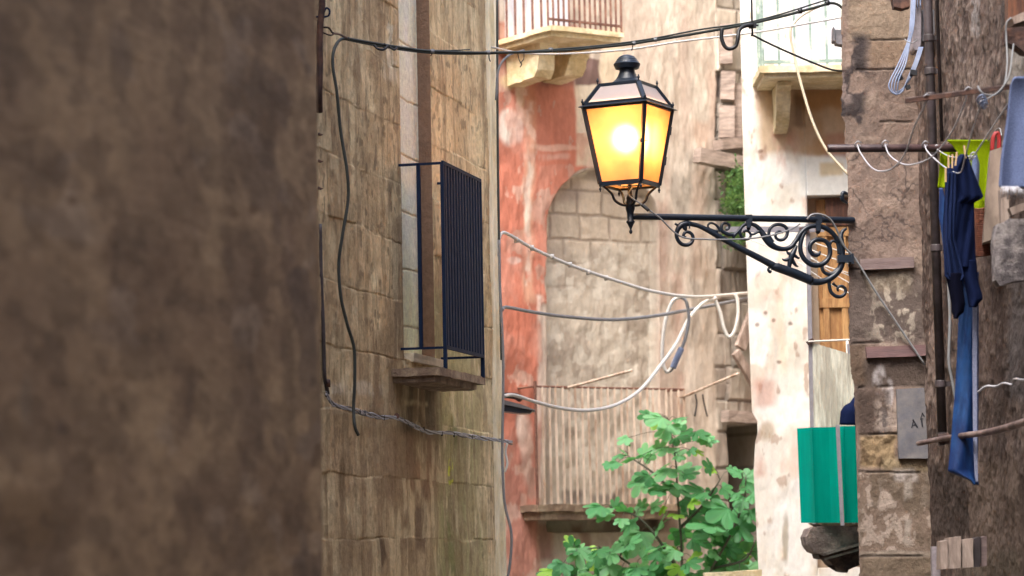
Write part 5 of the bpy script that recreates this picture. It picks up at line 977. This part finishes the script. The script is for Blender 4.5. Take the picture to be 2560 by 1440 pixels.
cable('hook_wire', [(806, 68, 13.25), (822, 70, 13.25), (832, 82, 13.28), (848, 86, 13.35), (868, 95, 13.5)], 2.6, 'rust', 'twisted rusty wire tying the overhead cable to the block wall'); cable('hook_wire', [(808, 82, 13.25), (826, 88, 13.26), (840, 84, 13.3), (860, 92, 13.45)], 2.0, 'rust', 'thinner lower rusty wire beside the overhead cable hook')
cable('cable_loop', [(1805, 72, 15.0), (1804, 95, 15.0), (1812, 116, 15.0), (1825, 122, 15.0), (1840, 114, 15.0), (1845, 92, 15.0), (1848, 76, 15.02), (1860, 66, 15.04), (1882, 62, 15.06)], 5.0, 'tape', 'black U shaped cable loop hanging on the overhead cable', 'cable')
st = thing('cable_stay', 'black iron rod stay with clamp running down to the pier', 'stay', at(1880, 64, 15.08))
cable('rod', [(1878, -60, 15.08), (1879, 0, 15.08), (1881, 82, 15.08), (1886, 90, 15.1), (1960, 126, 15.2), (2060, 168, 15.4), (2090, 176, 15.45), (2110, 177, 15.5)], 2.6, 'tape', parent=st, k=4)
bm = bmesh.new(); c = at(1881, 64, 15.08); box(bm, c, (.02, 0, .001), (0, .016, 0), (0, 0, .014)); tube(bm, [c + Vector((-.03, 0, 0)), c + Vector((.032, 0, .001))], .006); obj('clamp', bm, 'tape', st)
cable('grey_overhead_cable', [(1230, 118, 14.2), (1300, 132, 16.0), (1400, 135, 16.2), (1560, 125, 16.4), (1700, 104, 16.6), (1880, 82, 16.8), (2000, 62, 17.0), (2110, 42, 17.2)], 2.6, 'cable_white', 'pale grey cable with white clips just behind the thick dark one', group='cables across the alley')
cable('cream_cable', [(2060, 10, 17.0), (2010, 35, 17.0), (1982, 62, 17.0), (1976, 90, 17.0), (1988, 150, 17.0), (2004, 215, 17.0), (2030, 300, 17.0), (2062, 368, 17.0), (2100, 415, 17.0), (2140, 455, 17.0)], 3.4, 'cable_cream', 'cream cable curving down in front of the white building')
# armoured cable at the edge of the near wall
cable('armoured_cable', [(806, -30, 13.2), (805, 20, 13.2), (801, 60, 13.2), (799, 110, 13.2), (800, 160, 13.2), (798, 230, 13.2), (799, 280, 13.25)], 8.5, 'rust', 'thick rusty armoured cable beside the dark near wall, top')
cable('ring_hook', [(790, 42, 13.2), (812, 42, 13.2), (822, 38, 13.2), (824, 26, 13.2), (816, 20, 13.2), (810, 30, 13.2)], 2.6, 'grill', 'small iron ring hook at the top of the armoured cable', 'hook')
cable('armoured_cable', [(800, 560, 13.3), (803, 700, 13.3), (808, 820, 13.3), (810, 900, 13.3), (812, 945, 13.3), (820, 985, 13.35)], 5.0, 'pipe', 'dark conduit along the near wall edge ending in the twisted cables')
for (y, wh) in ((335, 'top'), (402, 'middle'), (470, 'lowest')):
    bm = bmesh.new(); stube(bm, [at(788, y - 3, 13.3), at(796, y, 13.3), at(802, y + 2, 13.28), at(808, y + 1, 13.28)], [.004, .008, .006, .001], 3, 6); tag(obj('wall_nail', bm, 'rust'), 'rusty nail beside the near wall edge, ' + wh + ' of three', 'nail', 'nails beside the near wall')
tc_ = thing('twisted_cable', 'twisted pale cables running along the block wall below the caged window', 'cable', at(990, 1048, 14.4))
def tY(px): return ML(min(px, 1226))[1] - .05
tp = lambda x, y: pl(x, y, MLa, MLb, .035)
base = [(815, 985), (835, 1010), (880, 1025), (940, 1040), (988, 1045), (1030, 1062), (1075, 1080), (1130, 1084), (1190, 1092), (1235, 1100), (1280, 1106)]
for k in range(4):
    bm = bmesh.new(); P = smoothpts([tp(x, y) for x, y in base], 12); n = len(P)
    P = [p_ + Vector((0, .004 * math.cos(i * .42 + k * 1.57), .008 * math.sin(i * .42 + k * 1.57) * (1 + .5 * math.sin(i * .2 + k)))) for i, p_ in enumerate(P)]; tube(bm, P, .0042, 7); obj('strand', bm, ('cord', 'cable_grey', 'cord', 'pipe')[k], tc_, True)
for (x, y) in ((900, 1030), (912, 1032), (960, 1044), (1060, 1073), (1105, 1084), (1135, 1087), (1180, 1092)):
    bm = bmesh.new(); c = tp(x, y); tube(bm, [c - Vector((.004, 0, 0)), c + Vector((.004, 0, 0))], .013, 8); obj('tie', bm, 'tape', tc_)
bm = bmesh.new(); c = tp(992, 1040); bmesh.ops.create_cone(bm, cap_ends=True, segments=12, radius1=.014, radius2=.014, depth=.03, matrix=Matrix.Translation(c) @ Matrix.Rotation(math.pi / 2, 4, 'X')); obj('insulator', bm, 'rust', tc_)
cable('frayed_end', [(1268, 1108, 16.45), (1264, 1130, 16.45), (1268, 1160, 16.45), (1262, 1180, 16.45)], 3.0, 'cable_white', 'frayed white cord end hanging from the twisted cables at the corner')
cable('insulator_knob', [(818, 958, 13.3), (826, 958, 13.3)], 10, 'rust', 'round rusty insulator knob on the conduit', 'insulator')
# verticals at the corner
cable('riser_cable', [(1243, -20, 16.4), (1244, 300, 16.4), (1247, 560, 16.4), (1251, 760, 16.4), (1254, 900, 16.4)], 3.2, 'cable_dark', 'dark green cable running down the sunlit stone corner', group='cables on the stone corner')
cable('riser_cable', [(1310, 126, 16.5), (1270, 140, 16.42), (1246, 175, 16.38), (1240, 250, 16.38)], 3.0, 'cable_grey', 'grey cable arching from the overhead line to the stone corner', group='cables on the stone corner')
cable('riser_cable', [(1248, 600, 16.38), (1250, 720, 16.38), (1258, 900, 16.38), (1256, 1090, 16.38), (1256, 1160, 16.38), (1262, 1260, 16.38), (1278, 1330, 16.38), (1276, 1400, 16.38), (1268, 1450, 16.38)], 3.4, 'cable_grey', 'pale grey cable down the stone corner ending in a loose tail', group='cables on the stone corner')
def clips(pts, r, parent=None):
    def f(bm):
        for (x, y, Y) in pts: c = at(x, y, Y); tube(bm, [c - Vector((.012, 0, 0)), c + Vector((.012, 0, 0))], r, 8)
    return f
cable('white_cable', [(1247, 640, 16.4), (1247, 600, 16.45), (1256, 582, 16.5), (1275, 588, 16.6), (1340, 625, 17.0), (1440, 668, 17.6), (1560, 708, 18.2), (1640, 730, 18.6), (1740, 742, 19.3), (1880, 732, 20.3)], 4.2, 'cable_white', 'white cable with clips sloping from the corner to the right, upper of two', group='white cables before the red building',
      extra=clips([(1290, 600, 16.7), (1330, 620, 16.95), (1380, 642, 17.2), (1425, 662, 17.5), (1470, 681, 17.75), (1515, 695, 18.0)], .017))
cable('white_cable', [(1255, 775, 16.5), (1266, 768, 16.6), (1320, 778, 17.0), (1400, 790, 17.5), (1520, 799, 18.2), (1620, 792, 18.8), (1720, 775, 19.4), (1880, 744, 20.3)], 4.4, 'cable_grey', 'grey sagging cable below the clipped white one', group='white cables before the red building')
cable('white_cable', [(1258, 990, 16.6), (1285, 988, 16.8), (1340, 1005, 17.1), (1400, 1020, 17.5), (1470, 1026, 17.9), (1540, 1012, 18.3), (1600, 975, 18.6), (1650, 915, 18.9), (1690, 860, 19.1), (1720, 800, 19.3), (1755, 760, 19.5), (1790, 745, 19.6)], 4.6, 'cable_white', 'thick white cable sagging deepest in front of the lower balcony', group='white cables before the red building')
cable('cable_ring', [(1700, 742, 19.2), (1680, 755, 19.2), (1664, 800, 19.2), (1656, 860, 19.2), (1657, 905, 19.2), (1668, 930, 19.2), (1682, 915, 19.2)], 4.6, 'cable_white', 'white left side of the cable ring hanging from the white cable'); cable('cable_ring', [(1700, 742, 19.2), (1716, 755, 19.2), (1722, 800, 19.2), (1712, 850, 19.2), (1696, 890, 19.2), (1680, 922, 19.2), (1670, 930, 19.2)], 4.2, 'cable_grey', 'grey right side of the hanging cable ring')
cable('cable_grip', [(1704, 870, 19.15), (1692, 896, 19.15), (1682, 920, 19.15)], 8.0, 'cable_blue', 'blue grey wrapped grip on the hanging cable ring', 'cable grip')
cable('cable_ring', [(1785, 742, 19.6), (1800, 780, 19.6), (1810, 820, 19.6), (1822, 842, 19.6), (1836, 828, 19.6), (1845, 790, 19.6), (1844, 752, 19.6), (1838, 735, 19.6)], 4.6, 'cable_white', 'narrow white cable loop hanging beside the white building')

# wall lamp head at the corner
wl = thing('wall_lamp', 'unlit grey flat street luminaire beside the stone corner', 'lamp', at(1290, 1010, 17.2))
bm = bmesh.new(); pts = [(1246, 1002), (1262, 1000), (1300, 1010), (1338, 1024), (1332, 1031), (1300, 1034), (1250, 1026)]; prism(bm, [at(x, y, 17.2) for x, y in pts[:4]] + [at(1338, 1027, 17.2), at(1246, 1008, 17.2)], (0, .22, 0)); obj('housing', bm, 'fixture', wl)
bm = bmesh.new(); prism(bm, [at(1248, 1008, 17.22), at(1332, 1026, 17.22), at(1326, 1032, 17.22), at(1300, 1033, 17.22), at(1250, 1027, 17.22)], (0, .17, 0)); obj('lens', bm, 'fixture_in', wl)
bm = bmesh.new(); stube(bm, [at(1244, 1005, 17.2), at(1256, 990, 17.2), at(1286, 990, 17.25), at(1300, 996, 17.3)], [.014, .016, .02, .022]); obj('holder', bm, 'rust', wl, True)

# ================================================================== PLANTS
def leafpoly():
    out = []
    for lobe, (ang, ln, wd) in enumerate(((-78, .55, .17), (-42, .82, .19), (0, 1.0, .21), (42, .82, .19), (78, .55, .17))):
        a = math.radians(ang); d = (math.sin(a), math.cos(a)); s = (d[1], -d[0])
        pts = [(.34, -.5), (.55, -1.0), (.8, -1.05), (.95, -.55), (1.0, 0), (.95, .55), (.8, 1.05), (.55, 1.0), (.34, .5)]
        for (l, w_) in pts: out.append((d[0] * l * ln + s[0] * w_ * wd * .95, d[1] * l * ln + s[1] * w_ * wd * .95))
    # clockwise list has left lobe first; w sign runs from left to right
    return out
LP = leafpoly()
def add_leaf(V, Fc, Cc, base, tip, nrm, size, col, droop=.25):
    t = tip.normalized(); n = (nrm - t * nrm.dot(t)).normalized(); s = t.cross(n); i0 = len(V)
    V.append(base); Cc.append(col)
    for (x, y) in LP:
        V.append(base + s * x * size + t * y * size - n * droop * size * (x * x * .8 + y * y * .5) + n * .03 * size * math.sin(x * 9)); Cc.append(tuple(c * random.uniform(.9, 1.1) for c in col))
    k = len(LP)
    for i in range(k - 1): Fc.append((i0, i0 + 1 + i, i0 + 2 + i))
    # close lobe webs come from the fan itself
def meshobj(name, V, Fc, Cc, mat, parent):
    me = bpy.data.meshes.new(name); me.from_pydata([tuple(v) for v in V], [], Fc); ca = me.color_attributes.new('Col', 'FLOAT_COLOR', 'POINT')
    ca.data.foreach_set('color', np.array([(c[0], c[1], c[2], 1) for c in Cc]).ravel()); return link(name, me, mat, parent, False)
FY = 19.9
stems = [[(1704, 1560), (1705, 1440), (1702, 1340), (1694, 1240), (1690, 1160), (1682, 1110), (1672, 1050)], [(1704, 1560), (1620, 1450), (1560, 1400), (1500, 1370), (1440, 1380)], [(1704, 1560), (1780, 1420), (1830, 1330), (1860, 1250), (1865, 1190)], [(1705, 1440), (1640, 1340), (1590, 1290), (1530, 1270)], [(1700, 1320), (1760, 1260), (1800, 1200)],
         [(1694, 1240), (1630, 1180), (1570, 1140)], [(1780, 1420), (1860, 1400), (1890, 1350)], [(1704, 1560), (1500, 1470), (1400, 1420)]]
ft = thing('fig_tree', 'young fig tree with large lobed green leaves in front of the lower balcony', 'tree', (at(1704, 1500, FY).x, FY, 0))
def sY(k, f): return FY + (-.12, .0, -.25, .05, -.1, .1, -.3, .1)[k] * f
bm = bmesh.new(); SP = []
g0_ = Vector((at(1704, 1500, FY).x, FY, 0)); stube(bm, [g0_, at(1704, 1560, FY)], [.03, .02])
for k, s_ in enumerate(stems):
    n = len(s_); pts = [at(x, y, sY(k, i / (n - 1))) for i, (x, y) in enumerate(s_)]; stube(bm, pts, [.012, .004], 5, 6); SP += smoothpts(pts, 6)
V, Fc, Cc = [], [], []
def leafcol():
    r = random.random()
    if r < .2: c = (.07, .24, .09)
    elif r < .55: c = (.11, .33, .14)
    elif r < .92: c = (.19, .45, .21)
    else: c = (.26, .50, .08)
    return c
def put(px, py, size, Y=None, aim=None):
    Y = Y if Y is not None else FY + random.uniform(-.35, .15); b0 = at(px, py, Y); near = min(SP, key=lambda q: (q - b0).length); out = (b0 - near); out.y *= .3
    if out.length < .02: out = Vector((random.uniform(-1, 1), 0, .3))
    t = out.normalized() * 1.0 + Vector((random.uniform(-.4, .4), random.uniform(-.7, -.1), random.uniform(-.5, .15))); nrm = Vector((random.uniform(-.5, .5), random.uniform(-1.1, -.2), random.uniform(.3, 1.0)))
    S_ = size * .98 / 357; b = b0 - t.normalized() * S_ * .4; add_leaf(V, Fc, Cc, b, t, nrm, S_, leafcol(), random.uniform(.1, .4)); stube(bm, [near, (near + b) / 2 + Vector((0, 0, .02)), b], .0022, 3, 5)
for (x, y, s_) in ((1640, 1050, 74), (1612, 1040, 48), (1700, 1045, 44), (1668, 1078, 60), (1702, 1095, 62), (1750, 1085, 50), (1775, 1100, 44), (1560, 1100, 40), (1545, 1140, 44), (1580, 1145, 56), (1620, 1130, 56), (1660, 1128, 60), (1700, 1135, 40), (1745, 1130, 40), (1530, 1160, 44), (1660, 1180, 76), (1720, 1175, 74), (1770, 1165, 50), (1610, 1195, 58), (1595, 1215, 60), (1640, 1220, 66),
                   (1690, 1225, 84), (1740, 1225, 66), (1780, 1235, 44), (1490, 1270, 64), (1510, 1290, 50), (1560, 1270, 44), (1640, 1262, 50), (1600, 1275, 40), (1650, 1305, 70), (1690, 1290, 50), (1570, 1315, 56), (1590, 1355, 76), (1640, 1370, 60), (1680, 1385, 56), (1560, 1370, 50), (1500, 1380, 62), (1450, 1390, 60), (1430, 1360, 44), (1400, 1420, 60), (1370, 1430, 52), (1450, 1425, 60), (1520, 1420, 66),
                   (1840, 1180, 36), (1880, 1200, 60), (1870, 1225, 60), (1850, 1250, 60), (1800, 1280, 90), (1760, 1310, 90), (1830, 1290, 60), (1870, 1290, 60), (1860, 1330, 70), (1800, 1340, 70), (1750, 1355, 60), (1890, 1370, 60), (1840, 1380, 70), (1790, 1400, 60), (1730, 1410, 60), (1690, 1425, 66), (1640, 1430, 60), (1590, 1430, 60), (1770, 1440, 60), (1850, 1430, 60), (1720, 1260, 50), (1820, 1225, 44)):
    for r_ in range(2): put(x + random.uniform(-10, 10) * r_ * 2, y + random.uniform(-8, 8) * r_ * 2, s_ * random.uniform(.75, 1.0) * (1 if r_ == 0 else .7))
for _ in range(75):
    x = random.triangular(1370, 1900, 1780); y = random.uniform(1330, 1520) if x < 1720 else random.uniform(1290, 1520); put(x, y, random.uniform(36, 64), FY + random.uniform(-.1, .45))
obj('stem', bm, 'bark', ft, True); meshobj('foliage', V, Fc, Cc, 'leaf', ft)
# bush growing from the wall by the white building
wbsh = thing('wall_bush', 'feathery green bush growing out of the broken wall beside the white building', 'bush', rp(1850, 640, .1))
V, Fc, Cc = [], [], []; bm = bmesh.new()
root = rp(1880, 560, .02)
for k in range(85):
    e = rp(random.triangular(1800, 1890, 1850), random.triangular(395, 650, 490), random.uniform(.1, .7)); mid = (root + e) / 2 + Vector((0, 0, .08)); stube(bm, [root, mid, e], [.005, .0015], 4, 5)
    for f in range(46):
        t = random.uniform(.35, 1.05); c = root.lerp(mid, t * 2) if t < .5 else mid.lerp(e, t * 2 - 1); c = c + Vector((random.gauss(0, .03), random.gauss(0, .03), random.gauss(0, .03))); d = Vector((random.uniform(-1, 1), random.uniform(-1, 1), random.uniform(-.6, 1))).normalized(); s_ = d.cross(Vector((random.random(), random.random(), random.random() + .1))).normalized(); L = random.uniform(.03, .055)
        i0 = len(V); V += [c, c + d * L * .5 + s_ * L * .22, c + d * L, c + d * L * .5 - s_ * L * .22]; Fc.append((i0, i0 + 1, i0 + 2, i0 + 3)); g_ = random.choice(((.08, .18, .06), (.12, .23, .08), (.05, .12, .04))); Cc += [g_] * 4
obj('twigs', bm, 'bark', wbsh, True); meshobj('foliage', V, Fc, Cc, 'leaf', wbsh)
